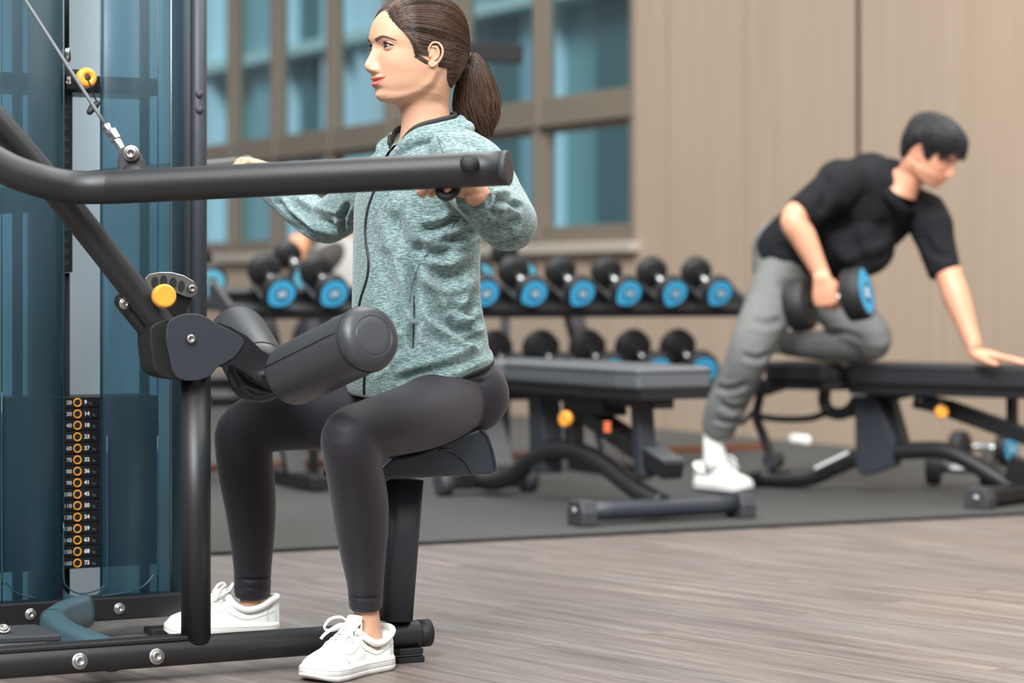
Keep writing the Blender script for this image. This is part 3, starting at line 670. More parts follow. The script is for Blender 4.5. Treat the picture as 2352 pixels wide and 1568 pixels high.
mb = MB(); mb.tube([P(612, 868, 4.38), P(660, 866, 4.35)], .012, 16); mb.tube([P(600, 863, 4.54), P(640, 866, 4.36)], .012, 16); mb.build('roller_axle', M['chrome'], mc)
# seat
uf = Ku(738, .105)
near = [(1106, 983), (1122, 1000), (1133, 1030), (1141, 1066), (1141, 1082), (1132, 1089), (1000, 1096), (900, 1101)]
q = np.array([Kp(x, y, -.105) for x, y in near]); pts = [((a-B0)@bu, a[2]) for a in q]
zf0 = Kp(745, 1110, .105)[2]; zf1 = Kp(745, 1062, .105)[2]
pts += [(uf+.02, zf0+.004), (uf+.004, zf0+.014), (uf, (zf0+zf1)/2), (uf+.006, zf1-.006), (uf+.03, zf1)]
for x, y in ((900, 1052), (960, 1040), (1020, 1018), (1070, 995)): a = Kp(x, y, -.105); pts.append(((a-B0)@bu, a[2]))
mb = MB(); mb.prism(pts, B0, bu, up3, .21); M['seatm'] = mat('dark slate vinyl', '2b3138', .38, bump=(600, .15, .0005), coat=.1)
st = mb.build('seat', M['seatm'], mc, bevel=.012, seg=4)
for ln in ([(1010, 1032), (1030, 1033), (1052, 1045), (1070, 1062), (1082, 1082), (1085, 1091)], [(1104, 986), (1119, 1001), (1130, 1030), (1138, 1066), (1138, 1082)]):
    mb = MB(); mb.tube(cr([Kp(x, y, -.107) for x, y in ln], 5), .0022, 8); mb.build('piping', M['seatm'], st)
a, b = Kp(925, 1100, 0), Kp(906, 1424, 0)
mb = MB(); mb.tube([b, a], [(.032, .03), (.037, .034)], 32, side=bu, power=3.5); sp = mb.build('seat_post', M['slate'], mc)
mb = MB(); mb.box(Kp(935, 1418, -.015), (.012, .02, .012), np.stack([bu, bv, up3], 1)); mb.build('tab', mat('worn blue paint', '5a86a0', .5), sp, bevel=.003)
# booms and handles
nbP = [P(-260, 200, 4.17), P(-120, 300, 4.18), P(0, 379, 4.20), P(90, 414, 4.22), P(165, 429, 4.245), P(240, 430, 4.25), P(320, 427, 4.23), P(700, 408, 4.13), P(1158, 386, 4.03)]
nb = T('near_boom', nbP, .0298, 'tube', 8, 40); nb['label'] = 'thick tube crossing in front of the jacket'
ax = nrm(nbP[-1]-nbP[-2]); mb = MB(); mb.lathe([(-.002, .0300), (.007, .0300), (.0085, .0290), (.009, .0275), (.0092, .015), (.0092, 0)], nbP[-1], ax, 40); mb.build('end_cap', M['rub2'], nb)
c = P(1078, 375, 4.03-.027); mb = MB(); mb.lathe([(-.004, .0165), (.004, .0155), (.008, .012), (.010, .007), (.010, 0)], c, V(-.1, -1, .15), 28); mb.build('screw_cap', M['rub'], nb)
fbP = [P(-150, 470, 4.85), P(0, 461, 4.88), P(110, 452, 4.92), P(200, 425, 4.98), P(270, 414, 5.02), P(330, 409, 5.08), P(560, 386, 5.30)]
fb = T('far_boom', fbP, .0272, 'tube', 8, 32)
ax2 = nrm(fbP[-1]-fbP[-2]); mb = MB(); mb.lathe([(-.012, .0278), (.012, .0278), (.018, .026), (.021, .02), (.022, 0)], fbP[-1], ax2, 32); mb.build('end_cap', M['padl'], fb)
# transverse grips on the inner side of the booms
Fw = V(-.886, -.464, 0); Lw = V(.464, -.886, 0)
HN = P(1006, 408, 4.13); HF = P(548, 397, 5.19)          # grip centres
for c, sg, bm in ((HN, -1, nb), (HF, 1, fb)):
    mb = MB(); mb.tube([c-Lw*.06, c+Lw*.06], .0155, 24, round_cap=True); g_ = mb.build('grip', M['rub'], bm)
    e_ = nbP[-1]+(nbP[-2]-nbP[-1])*.12 if bm is nb else fbP[-1]+(fbP[-2]-fbP[-1])*.12
    mb = MB(); mb.tube(cr([c-Lw*.055*sg, c-Lw*.07*sg*0+(e_-c)*.55, e_], 4), .011, 16); mb.build('grip_bracket', M['black'], bm)
mb = MB(); mb.tube(cr([P(1008, 428, 4.075), P(1012, 446, 4.07), P(1028, 452, 4.07), P(1045, 441, 4.07), P(1052, 420, 4.07)], 6), .0075, 14); mb.build('grip_hook', M['rub'], nb)
# cable, clevis, bracket
cb = [P(-260, -495, 4.72), P(58, 0, 4.54), P(246, 292, 4.46)]
T('cable', cb, .0036, 'padl', n=12)
mb = MB(); mb.tube([P(243, 287, 4.462), P(252, 303, 4.458)], .0085, 20); mb.tube([P(254, 300, 4.457), P(268, 322, 4.452)], .0115, 6); mb.tube([P(266, 320, 4.452), P(286, 350, 4.447)], .0085, 8); mb.build('cable_clevis', M['chrome'], mc, bevel=.0015)
mb = MB(); q = [P(x, y, 4.44) for x, y in ((275, 352), (284, 338), (302, 335), (318, 345), (330, 368), (334, 395), (276, 400), (272, 370))]
o = np.mean(q, 0); mb.prism([((a-o)[0], (a-o)[2]) for a in q], o, V(1, 0, 0), up3, .03); br = mb.build('cable_bracket', M['rub2'], mc, bevel=.004)
bolt(P(301, 352, 4.42), V(0, -1, 0), .0115, br)
mb = MB(); mb.tube([P(305, 395, 4.44), P(305, 430, 4.30)], .02, 16); mb.build('bracket_arm', M['tube'], br)
# ---------------------------------------------------------------- weight stack tower
VS = .56
def smoked():
    m = bpy.data.materials.new('smoked blue polycarbonate'); m.use_nodes = True; nt = m.node_tree; b = nt.nodes['Principled BSDF']
    b.inputs['Base Color'].default_value = (*hexc('526b75'), 1); b.inputs['Roughness'].default_value = .3
    t = nt.nodes.new('ShaderNodeBsdfTransparent'); t.inputs[0].default_value = (.40, .56, .63, 1); x = nt.nodes.new('ShaderNodeMixShader'); x.inputs[0].default_value = .30
    nt.links.new(t.outputs[0], x.inputs[1]); nt.links.new(b.outputs[0], x.inputs[2]); nt.links.new(x.outputs[0], nt.nodes['Material Output'].inputs[0]); return m
M['smoke'] = smoked(); M['edge'] = mat('dark teal moulded edge', '1f3f4c', .25)
M['backp'] = mat('pale blue-grey textured sheet', 'c3d4dd', .5, bump=(400, .2, .001))
def sheet(name, prof, z0, z1, m, par=None, th=.004):
    """vertical sheet whose plan is prof = [(u, v)]"""
    pr = np.array(prof); p = np.array([K(a, b, 0) for a, b in pr]); d = np.gradient(p, axis=0); n_ = np.stack([-d[:, 1], d[:, 0], 0*d[:, 0]], 1); n_ /= np.linalg.norm(n_, axis=1)[:, None]
    k = len(p); v = np.vstack([p+up3*z0, p+up3*z1, p+n_*th+up3*z0, p+n_*th+up3*z1]); f = []
    for i in range(k-1): f += [(i, i+1, k+i+1, k+i), (2*k+i, 3*k+i, 3*k+i+1, 2*k+i+1), (i, 2*k+i, 2*k+i+1, i+1), (k+i, k+i+1, 3*k+i+1, 3*k+i)]
    f += [(0, k, 3*k, 2*k), (k-1, 3*k-1, 4*k-1, 2*k-1)][:1]
    mb = MB(); mb.add(v, f, 0, True); o = mb.build(name, M[m] if isinstance(m, str) else m, par or mc); return o
zb = Kp(200, 1372, VS)[2]; ztp = 1.9
u_ = lambda px, v=VS: Ku(px, v)
R_ = sheet('shroud_panel', cr([(Ku(233, VS+.045), VS+.045), (Ku(233, VS+.012), VS+.012), (u_(246), VS), (u_(300), VS-.012), (u_(362), VS-.004)], 5).tolist(), zb, ztp, 'smoke')
E_ = sheet('shroud_edge', cr([(u_(363), VS-.003), (u_(378), VS+.0), (u_(393), VS+.006)], 4).tolist()+[(Ku(400, VS+.012), VS+.012), (Ku(424, VS+.05), VS+.05)], zb-.01, ztp, 'smoke')
sheet('shroud_side', [(Ku(394, VS+.012), VS+.012), (Ku(437, VS+.09), VS+.09)], zb-.015, ztp, mat('dark blue-grey steel side', '364652', .45))
L_ = sheet('shroud_panel', cr([(u_(-150), VS+.01), (u_(-60), VS-.006), (u_(4), VS-.006), (u_(60), VS-.014), (u_(110), VS-.008), (Ku(134, VS+.004), VS+.004), (Ku(144, VS+.03), VS+.03), (Ku(145, VS+.05), VS+.05)], 5).tolist(), zb-.01, ztp, 'smoke')
for px, par in ((362.5, R_), (393, E_), (4, L_), (146, L_), (232, R_)):
    vv = VS-.004 if px != 393 else VS+.008; r = .0013
    if px in (146, 232): vv = VS+.02; r = .0022
    mb = MB(); mb.tube([K(Ku(px, vv), vv, zb), K(Ku(px, vv), vv, ztp)], r, 8); mb.build('edge_line', M['edge'] if px != 393 else M['steel'], par)
# moulded outline low on the shroud
for pts, par in (([(4, 900), (5, 1300), (14, 1335), (40, 1362), (85, 1374)], L_), ([(362, 1000), (362, 1290), (352, 1320), (325, 1348), (280, 1362), (235, 1368)], R_), ([(146, 1200), (146, 1320), (155, 1348), (180, 1362), (215, 1358), (238, 1345), (246, 1320), (246, 1000)], R_)):
    mb = MB(); mb.tube(cr([Kp(x, y, VS-.014) for x, y in pts], 6), .0016, 8); mb.build('moulding_line', M['edge'], par)
mb = MB(); 
for (x0, x1) in ((85, 235),): mb.prism([( (Kp(x, y, VS)-B0)@bu, Kp(x, y, VS)[2]) for x, y in [(145, 1352), (160, 1366), (190, 1370), (222, 1364), (240, 1348), (246, 1390), (145, 1392)]], K(0, VS, 0), bu, up3, .004)
mb.build('slot_sill', M['smoke'], R_)
# back sheet, side walls, guide rods
mb = MB(); mb.bar(K(Ku(-200, .95), .95, .95), K(Ku(470, .95)-.03, .95, .95), .004, 1.9); mb.build('back_sheet', M['backp'], mc)
for px in (332, 40):
    mb = MB(); mb.tube([K(Ku(px, .70), .70, .03), K(Ku(px, .70), .70, 1.9)], .019 if px == 325 else .011, 20); mb.build('guide_rod', M['rub2'], mc)
mb = MB(); mb.tube([K(Ku(105, .80), .80, .03), K(Ku(105, .80), .80, 1.88)], [(.036, .03)]*2, 24, side=bu, power=4); mb.build('inner_column', M['black'], mc)
mb = MB(); mb.tube([nbP[0], fbP[0]], .026, 20, round_cap=True); mb.build('cross_tube', M['tube'], nb)
mb = MB(); mb.bar(K(Ku(60, VS+.1), VS+.1, 1.91), P(-262, -500, 4.72), .06, .06); mb.build('top_arm', M['tube'], mc, bevel=.006)
mb = MB(); mb.bar(K(Ku(-200, .72), .72, 1.91), K(Ku(455, .72), .72, 1.91), .42, .03); mb.build('top_cover', M['black'], mc, bevel=.006)
# frame bar at the bottom
zB0 = Kp(200, 1428, VS-.02)[2]; zB1 = Kp(200, 1374, VS-.02)[2]
mb = MB(); mb.bar(K(Ku(-200, VS), VS, (max(zB0, .012)+zB1)/2), K(Ku(418, VS), VS, (max(zB0, .012)+zB1)/2), .05, zB1-max(zB0, .012)); fbm = mb.build('stack_base', M['black'], mc, bevel=.004)
for px, py in ((70, 1410), (274, 1397)): bolt(Kp(px, py, VS-.026), -bv, .0088, fbm)
mb = MB(); mb.bar(K(Ku(340, VS), VS, .009), K(Ku(412, VS), VS, .009), .06, .014); mb.build('rubber_foot', M['rub'], fbm, bevel=.003)
mb = MB(); c0 = K(Ku(456, .60), .60, 0); mb.tube([c0+up3*.0, c0+up3*1.9], .0178, 28); upg = mb.build('upright', M['slate'], mc)
for py in (216, 252): mb = MB(); mb.lathe([(0, .0085), (.003, .0075), (.0045, .004), (.0048, 0)], P(458, py, c0[1]-.0185), V(0, -1, 0), 20); mb.build('rivet', M['rub2'], upg)
# plates
VF = .615
lbs = list(range(20, 161, 10)); kgs = [9, 14, 18, 23, 27, 32, 36, 41, 45, 50, 54, 59, 63, 68, 72]
zt_ = Kp(178, 911, VF)[2]; zb_ = Kp(178, 1306, VF)[2]; ph = (zt_-zb_)/15
uc = Ku(180, VF); RK = np.stack([bu, bv, up3], 1)
M['plate'] = mat('black cast iron plate', '151618', .45)
for i, (lb, kg) in enumerate(zip(lbs, kgs)):
    z = zt_-ph*(i+.5); mb = MB(); mb.box(K(uc, VF+.06, z), (.345, .12, ph-.0012), RK); pl = mb.build('weight_plate', M['plate'], mc, bevel=.0012, seg=1)
    cR = Kp(178, HY+(CAMH-z)/K(Ku(178, VF), VF, 0)[1]*FPX, VF-.0015)
    mb = MB(); a = np.linspace(0, 2*math.pi, 33)[:-1]; mb.tube([cR+.0078*(bu*math.cos(t)+up3*math.sin(t)) for t in a], .0015, 8, closed=True); mb.build('hole_ring', M['orange'], pl)
    mb = MB(); mb.lathe([(0, .0066), (.0003, .0064), (.0003, 0)], cR, -bv, 24, smooth=False); mb.build('pin_hole', M['plate'], pl)
    text_mesh(str(lb), .0115, cR+bu*-.0125, bu, up3, 'pound_number', M['white'], pl, align='RIGHT')
    text_mesh(str(kg), .0115, cR+bu*.0145, bu, up3, 'kilo_number', M['white'], pl, align='LEFT')
    text_mesh('kg', .0075, cR+bu*(.0145+.0072*len(str(kg))+.0030)-up3*.002, bu, up3, 'unit', M['padl'], pl, align='LEFT')
    text_mesh('lbs', .0075, cR+bu*(-.0145-.0074*len(str(lb)))-up3*.002, bu, up3, 'unit', M['padl'], pl, align='RIGHT')
# lifted top plate, selector stem, pin
zc = Kp(178, 188, VF)[2]
mb = MB(); mb.box(K(uc, VF+.06, zc-.004), (.345, .12, .036), RK); mb.box(K(Ku(163, VF), VF-.005, zc+.004), (.03, .02, .042), RK); tp = mb.build('top_plate', M['plate'], mc, bevel=.0015)
text_mesh('10', .0095, Kp(157, 180, VF-.0165), bu, up3, 'pound_number', M['white'], tp); text_mesh('4.5', .0095, Kp(157, 189, VF-.0165), bu, up3, 'kilo_number', M['white'], tp)
mb = MB(); mb.box(K(Ku(158, VF), VF+.02, (Kp(158, 212, VF)[2]+Kp(158, 625, VF)[2])/2), (.024, .016, Kp(158, 212, VF)[2]-Kp(158, 625, VF)[2]), RK); ss = mb.build('selector_stem', M['plate'], mc, bevel=.001)
y = 216
while y < 620:
    mb = MB(); mb.lathe([(0, .0062), (.0012, .0058), (.0012, .0045), (-.002, .0045), (-.002, 0)], Kp(152.5, y, VF+.0115), -bv, 20); mb.build('pin_hole', M['rub2'], ss); y += 25.8
mb = MB(); mb.tube([Kp(154, 626, VF+.03), Kp(154, 1365, VF+.03)], .006, 14); mb.tube([Kp(151, -80, VF+.03), Kp(151, 118, VF+.03)], .0075, 14); mb.build('stem_rod', M['rub'], ss)
mb = MB(); mb.lathe([(0, .008), (.01, .008), (.011, .0065), (.018, .0065), (.019, .0095), (.042, .0095), (.045, .007)], Kp(153, 160, VF+.0), up3, 18); mb.build('stem_fitting', M['chrome'], ss)
kp = Kp(198, 180, VF-.055); mb = MB(); mb.lathe([(0, .012), (.006, .0175), (.012, .0205), (.024, .0212), (.030, .0195), (.033, .015), (.033, .0075), (.030, .007)], kp+bv*.02, -bv+V(0, 0, .05), 36); kn = mb.build('selector_pin', M['orange'], mc)
mb = MB(); mb.tube([kp+bv*.06, kp], .0045, 12); mb.lathe([(.0, .0072), (.0015, .0065), (.002, 0)], kp-bv*.010, -bv, 20); mb.build('pin_shaft', M['rub'], kn)
mb = MB(); mb.tube(cr([Kp(199, 178, VF-.07), Kp(207, 195, VF-.07), Kp(216, 222, VF-.065), Kp(227, 238, VF-.06)], 6), .0016, 8); mb.build('cord', M['rub'], kn)
mb = MB(); mb.tube([Kp(227, 236, VF-.06), Kp(221, 240, VF-.062), Kp(213, 247, VF-.065), Kp(206, 257, VF-.068)], [.004, .0075, .0085, .0065], 14, round_cap=True); mb.build('cord_clip', M['rub'], kn)
# foot brackets at the lower left
M['teal'] = mat('teal blue painted steel', '3a535c', .45)
mb = MB(); mb.tube(cr([Kp(196, 1402, .47), Kp(150, 1418, .42), Kp(118, 1438, .36)], 6), [(.034, .022)], 24, side=up3, power=3); mb.build('frame_foot', M['teal'], mc)
mb = MB(); mb.tube(cr([Kp(118, 1432, .34), Kp(150, 1462, .22), Kp(205, 1486, .10), Kp(262, 1506, .02)], 6), [(.03, .024)], 24, side=up3, power=3); mb.build('frame_foot', M['teal'], mc)
mb = MB(); mb.bar(Kp(-120, 1462, .2), Kp(112, 1452, .2), .16, .012); ft = mb.build('foot_plate', M['rub2'], mc, bevel=.003); bolt(Kp(8, 1444, .17), up3-bv*.6, .010, ft)
# ================================================================ people: shared parts
def skin_mat(name, base, rough=.45):
    m = mat(name, base, rough, sub=.18, spec=.4); nt = m.node_tree; b = nt.nodes['Principled BSDF']
    at = nt.nodes.new('ShaderNodeAttribute'); at.attribute_name = 'lip'; mx = nt.nodes.new('ShaderNodeMix'); mx.data_type = 'RGBA'
    mx.inputs[6].default_value = (*hexc(base), 1); mx.inputs[7].default_value = (*hexc('bf5a50'), 1); nt.links.new(at.outputs['Fac'], mx.inputs[0])
    a2 = nt.nodes.new('ShaderNodeAttribute'); a2.attribute_name = 'blush'; m2 = nt.nodes.new('ShaderNodeMix'); m2.data_type = 'RGBA'
    m2.inputs[7].default_value = (*hexc('d98a72'), 1); nt.links.new(a2.outputs['Fac'], m2.inputs[0]); nt.links.new(mx.outputs[2], m2.inputs[6]); nt.links.new(m2.outputs[2], b.inputs['Base Color'])
    return m
ROWS = [  # front (a,z) side (a,w,z) back (a,z)
 (-.010, .204, -.010, .0015, .204, -.012, .204), (.030, .200, -.008, .034, .200, -.045, .199), (.060, .188, -.008, .055, .189, -.073, .184), (.082, .172, -.008, .068, .172, -.089, .164),
 (.094, .155, -.006, .0735, .152, -.095, .145), (.0995, .138, -.006, .0755, .133, -.097, .125), (.1005, .122, -.005, .0750, .115, -.096, .105), (.0955, .108, -.002, .0735, .100, -.092, .088),
 (.0945, .090, .0, .0725, .083, -.083, .072), (.0945, .072, .0, .0705, .066, -.074, .056), (.0945, .058, .002, .0665, .050, -.068, .042), (.0945, .045, .004, .0620, .034, -.065, .028),
 (.0925, .033, .004, .0585, .0275, -.064, .017), (.0885, .022, .003, .0540, .0185, -.064, .006), (.0870, .0125, .001, .0512, .0155, -.064, .000), (.0805, .0045, -.002, .0470, .0095, -.065, -.009),
 (.067, .0015, -.008, .0432, .0035, -.066, -.018), (.054, .0012, -.014, .0420, -.0035, -.067, -.027), (.043, -.0015, -.018, .0425, -.013, -.068, -.036), (.0345, -.014, -.018, .0440, -.030, -.069, -.046), (.0315, -.040, -.018, .0475, -.052, -.070, -.058),
 (.036, -.070, -.018, .056, -.075, -.073, -.075), (.045, -.095, -.018, .072, -.092, -.078, -.09), (.056, -.125, -.015, .095, -.115, -.085, -.11), (.066, -.16, -.01, .115, -.15, -.09, -.15)]
def head_grid(nr=9, nc=240, male=False, neck_rows=99):
    R = cr(np.array(ROWS[:neck_rows]), nr)
    g_ = np.exp(-np.linspace(-2, 2, 2*nr+1)**2); g_ /= g_.sum(); pad = nr
    for c_ in (2, 3, 4, 5, 6, 1):
        q = np.concatenate([np.full(pad, R[0, c_]), R[:, c_], np.full(pad, R[-1, c_])]); sm = np.convolve(q, g_, 'valid')
        wgt = np.clip((np.arange(len(R))-nr*9.5)/(nr*1.5), 0, 1)*(1 if c_ != 1 else 0); R[:, c_] = R[:, c_]*(1-wgt)+sm*wgt
    if male:
        R = R.copy(); R[:, 3] = np.where(R[:, 4] < .05, R[:, 3]*1.12, R[:, 3])
    th = (np.arange(nc)/nc*2-1)*math.pi
    c, s = np.cos(th), np.sin(th)
    ca = np.where(c > 0, c, -c)
    af, zf, as_, w, zs, ab, zb = [R[:, i][:, None] for i in range(7)]
    a = np.where(c > 0, as_+(af-as_)*ca, as_+(ab-as_)*ca); l = w*s
    z = np.where(c > 0, zs+(zf-zs)*ca**1.6, zs+(zb-zs)*ca**1.6)
    return a, l, z, th
EC = (.0300, .1070)
def face_detail(a, l, z, male=False):
    fr = np.clip((a-.02)/.03, 0, 1); al = np.abs(l); g = lambda x: np.exp(-x*x)
    nose = np.interp(z, [.050, .0545, .0585, .064, .070, .078, .09, .104, .114], [0, .002, .012, .0185, .0215, .0185, .0115, .0045, 0])*np.exp(-(al/np.interp(z, [.055, .066, .078, .1], [.0135, .0118, .0088, .0078]))**2.4)
    d = nose+.0052*g((al-.0125)/.0048)*g((z-.0615)/.0048)
    zl = z-7*l*l
    d += .0050*g((zl-.0462)/.0040)*np.exp(-(al/.020)**4)*(1-.25*g(al/.004)) + .0064*g((zl-.0345)/.0052)*np.exp(-(al/.018)**4)
    d -= .0038*g((zl-.0414)/.0015)*np.exp(-(al/.0265)**6)
    d -= .0022*g((z-.0265)/.004)*g(al/.018); d += .0030*g((z-.013)/.008)*g(al/.014)
    d -= .0012*g((zl-.043)/.006)*g((al-.027)/.004)
    d -= .0050*np.exp(-((al-EC[0])/.0165)**2-((z-EC[1])/.0095)**2)
    d -= .0035*g((al-.016)/.006)*g((z-.104)/.010)
    d += .0016*g((al-.030)/.018)*g((z-.124)/.006)+.0035*np.exp(-((al-.044)/.017)**2-((z-.074)/.016)**2)
    if male: d += .002*g((al-.025)/.02)*g((z-.122)/.006)
    a = a+d*fr
    # eyelids follow the eyeball
    ca_, r = .0762, .0131; dl, dz = al-EC[0], z-EC[1]-.0005; q = r*r-dl*dl-dz*dz
    lid = np.where(q > 0, ca_+np.sqrt(np.maximum(q, 0)), 0); k = np.clip(1-np.sqrt((dl/.0175)**2+(dz/.0135)**2), 0, 1); k = np.clip(k*3.5, 0, 1)
    a2 = np.maximum(a, lid); a = a+(a2-a)*np.where(fr > .5, k, 0)
    cre = .0010*g((dz-.0075+16*dl*dl)/.0011)*np.exp(-(dl/.015)**4); a = a-cre*(fr > .5)
    return a
def almond(l, z, grow=0):
    dl = np.abs(l)-EC[0]; x = np.where(dl < 0, dl/(.0116+grow), dl/(.0142+grow)); zc = EC[1]+.0006+.06*dl
    up = (.0064+grow)*(1-x*x); lo = (.0040+grow)*(1-x*x)
    return (np.abs(x) < 1) & (z-zc < up) & (z-zc > -lo)
def make_head(me_parts, to_world, male=False, scale=1., skin=0):
    a, l, z, th = head_grid(*((10, 240) if male else (15, 520)), male); a = face_detail(a, l, z, male)
    jl = np.array([(-.004, .060), (.004, .040), (.022, .0235), (.045, .0125), (.070, .0040)]); best = np.full(a.shape, 1e9); sg = np.zeros(a.shape)
    for (x0, y0), (x1, y1) in zip(jl[:-1], jl[1:]):
        dx, dy = x1-x0, y1-y0; t = np.clip(((a-x0)*dx+(z-y0)*dy)/(dx*dx+dy*dy), 0, 1); qx, qy = a-x0-t*dx, z-y0-t*dy; dd = np.hypot(qx, qy); k = dd < best; best = np.where(k, dd, best); sg = np.where(k, np.sign(dx*qy-dy*qx), sg)
    l = l+np.sign(l)*(.0026*np.exp(-(best/.009)**2)-.0027*np.exp(-((best-.016)/.010)**2)*(sg < 0))*np.clip(np.abs(l)/.02, 0, 1)
    nr, nc = a.shape; v = np.stack([a, l, z], 2).reshape(-1, 3)
    i = np.arange(nr-1)[:, None]; j = np.arange(nc)[None]; j2 = (j+1) % nc
    f = np.stack([i*nc+j+0*i, i*nc+j2+0*i, (i+1)*nc+j2, (i+1)*nc+j], 2).reshape(-1, 4)
    c = v[f].mean(1); hole = almond(c[:, 1], c[:, 2]) & (c[:, 0] > .05); f = f[~hole]
    zl = v[:, 2]-7*v[:, 1]**2; al = np.abs(v[:, 1]); fm = v[:, 0] > .06
    up_edge = .0488-.0014*np.exp(-(al/.004)**2)-(al/.0275)**2*.0068; lo_edge = .0285+(al/.0275)**2*.0125
    lip = np.clip((up_edge-zl)/.0009+.5, 0, 1)*np.clip((zl-lo_edge)/.0011+.5, 0, 1)*fm*(al < .0275)*.8
    blush = .25*np.exp(-((al-.043)/.02)**2-((v[:, 2]-.078)/.018)**2)*fm
    return v*scale, f, lip, blush
def ear_mesh():
    mb = MB(); h = [(.004, -.001, .002), (.011, .007, .004), (.0105, .018, .006), (.003, .0265, .008), (-.008, .0255, .011), (-.0155, .015, .0135), (-.0165, .001, .013), (-.0115, -.012, .010), (-.003, -.0225, .006), (.005, -.0265, .004), (.0095, -.021, .002)]
    mb.tube(cr(h, 6), .0027, 12, round_cap=True)
    mb.tube(cr([(.004, .017, .006), (-.004, .016, .009), (-.0085, .007, .010), (-.008, -.004, .009), (-.002, -.0115, .007)], 6), .0025, 10, round_cap=True)
    mb.ell((-.003, .002, .003), (.013, .022, .0035)); mb.ell((.002, -.020, .0035), (.0075, .008, .0035)); mb.ell((.0085, -.003, .004), (.003, .0055, .0035))
    me = vox(mb, .0009, 5, .5); v, _ = mesh_arrays(me)     # columns: forward, up, outward
    v = v*np.array([1, 1, 1.0]); v[:, 2] += -.15*v[:, 0]
    set_co(me, np.stack([v[:, 0], v[:, 2], v[:, 1]], 1)); return me
def join_meshes(parts, name):
    """parts: list of (verts, faces) possibly with mixed polygons -> one mesh"""
    V_ = []; F_ = []; n = 0
    for v, f in parts:
        V_.append(np.asarray(v)); F_ += [tuple(int(i)+n for i in q) for q in f]; n += len(v)
    me = bpy.data.meshes.new(name); me.from_pydata(np.vstack(V_).tolist(), [], F_); me.update(); return me
def seg_rot(v, ax, ang):
    ax = nrm(ax); return v*math.cos(ang)+np.cross(ax, v)*math.sin(ang)+ax*np.dot(ax, v)*(1-math.cos(ang))
def add_hand(mb, wrist, X, B, T_, curls, thumb, sc=1., spread=.06, forearm=None):
    """X wrist->knuckles, B back of hand, T_ thumb side; curls: per finger (index..little) three joint angles"""
    X = nrm(X); B = nrm(B-X*np.dot(B, X)); T_ = nrm(T_-X*np.dot(T_, X)-B*np.dot(T_, B)); w = np.asarray(wrist)
    L_ = lambda x, t, b: w+(X*x+T_*t+B*b)*sc
    pts = [L_(-.03, 0, 0), L_(0, 0, 0), L_(.03, .002, .001), (L_(.06, .001, .001)), L_(.083, 0, .0)]
    if forearm is not None: pts = [np.asarray(forearm)]+pts[1:]
    mb.tube(cr(pts, 5), cr(np.array([(.027, .020), (.0255, .0175), (.034, .0165), (.0405, .0145), (.0385, .0105)])*sc, 5), 24, side=T_, power=2.5, round_cap=True)
    Ls = [.070, .078, .073, .057]; ys = [.0305, .0105, -.0095, -.0285]; rs = [.0086, .0089, .0084, .0074]; x0 = [.082, .087, .083, .075]
    for i in range(4):
        p = L_(x0[i]-.012, ys[i], .0015); d = nrm(X+T_*spread*(1.5-i)); ax = np.cross(d, B)      # rotates d towards -B
        path = [p-d*.012*sc, p]; q = L_(x0[i], ys[i], .001); cur = q; path.append(q)
        for k, fr in enumerate((.46, .30, .24)):
            d = seg_rot(d, ax, -curls[i][k]) if np.dot(np.cross(ax, d), B) > 0 else seg_rot(d, ax, curls[i][k])
            path.append(cur+d*Ls[i]*fr*sc*.55); cur = cur+d*Ls[i]*fr*sc; path.append(cur)
        n = len(path); rr = np.interp(np.linspace(0, 1, n), [0, .3, .55, .8, 1], np.array([1.0, 1.02, .95, .88, .74])*rs[i]*sc)
        mb.tube(cr(path, 3), cr(rr, 3)[:, 0], 14, round_cap=True)
    tp = [L_(*t) for t in thumb]; mb.tube(cr(tp, 4), cr(np.array([.0165, .0125, .0100, .0095, .0075][:len(tp)])*sc, 4)[:, 0], 14, round_cap=True)
THUMB_WRAP = [(.018, .016, -.006), (.042, .036, -.018), (.066, .034, -.040), (.082, .016, -.048), (.086, .002, -.048)]
THUMB_OUT = [(.015, .018, -.004), (.035, .038, -.008), (.055, .055, -.010), (.075, .066, -.011), (.088, .070, -.012)]
def person_body(name, parts, mats, lip=None, blush=None, nhead=0):
    me = join_meshes(parts, name); finish(me, mats)
    for nm, arr in (('lip', lip), ('blush', blush)):
        full = np.zeros(len(me.vertices), np.float32)
        if arr is not None: full[:len(arr)] = arr
        at = me.attributes.new(nm, 'FLOAT', 'POINT'); at.data.foreach_set('value', full)
    return link(name, me)
# ================================================================ the woman
F = V(-.886, -.464, 0); Lf = V(.464, -.886, 0)
HO = V((960-CX)/1170., 4.70, 1.084)
yaw = math.radians(1.5); Fh = F*math.cos(yaw)+Lf*math.sin(yaw); Lh = np.cross(up3, Fh)
def HW(v): v = np.asarray(v); return HO+v[..., :1]*Fh+v[..., 1:2]*Lh+v[..., 2:3]*up3
M['skin'] = skin_mat('warm fair skin', 'd0a083'); 
hv, hf, lip, blush = make_head(None, None)
ear = ear_mesh(); ev, ef = mesh_arrays(ear)
parts = [(HW(hv), hf)]
for s in (1, -1):
    e = ev.copy()*.86; e[:, 0] += .004; e[:, 1] = (e[:, 1]+.0715)*s; e[:, 2] += .0905
    parts.append((HW(e), [q if s > 0 else q[::-1] for q in ef]))
S1 = V(-.085, 4.565, .955); E1 = P(1172, 514, 4.35); W1 = P(1092, 449, 4.165)
S2_ = V(-.228, 4.84, .955); E2 = P(742, 516, 5.03); W2 = P(606, 408, 5.17)
c0 = K(0, 0, 0); tc = lambda px, py, Y=4.70: P(px, py, Y)
bd = MB()
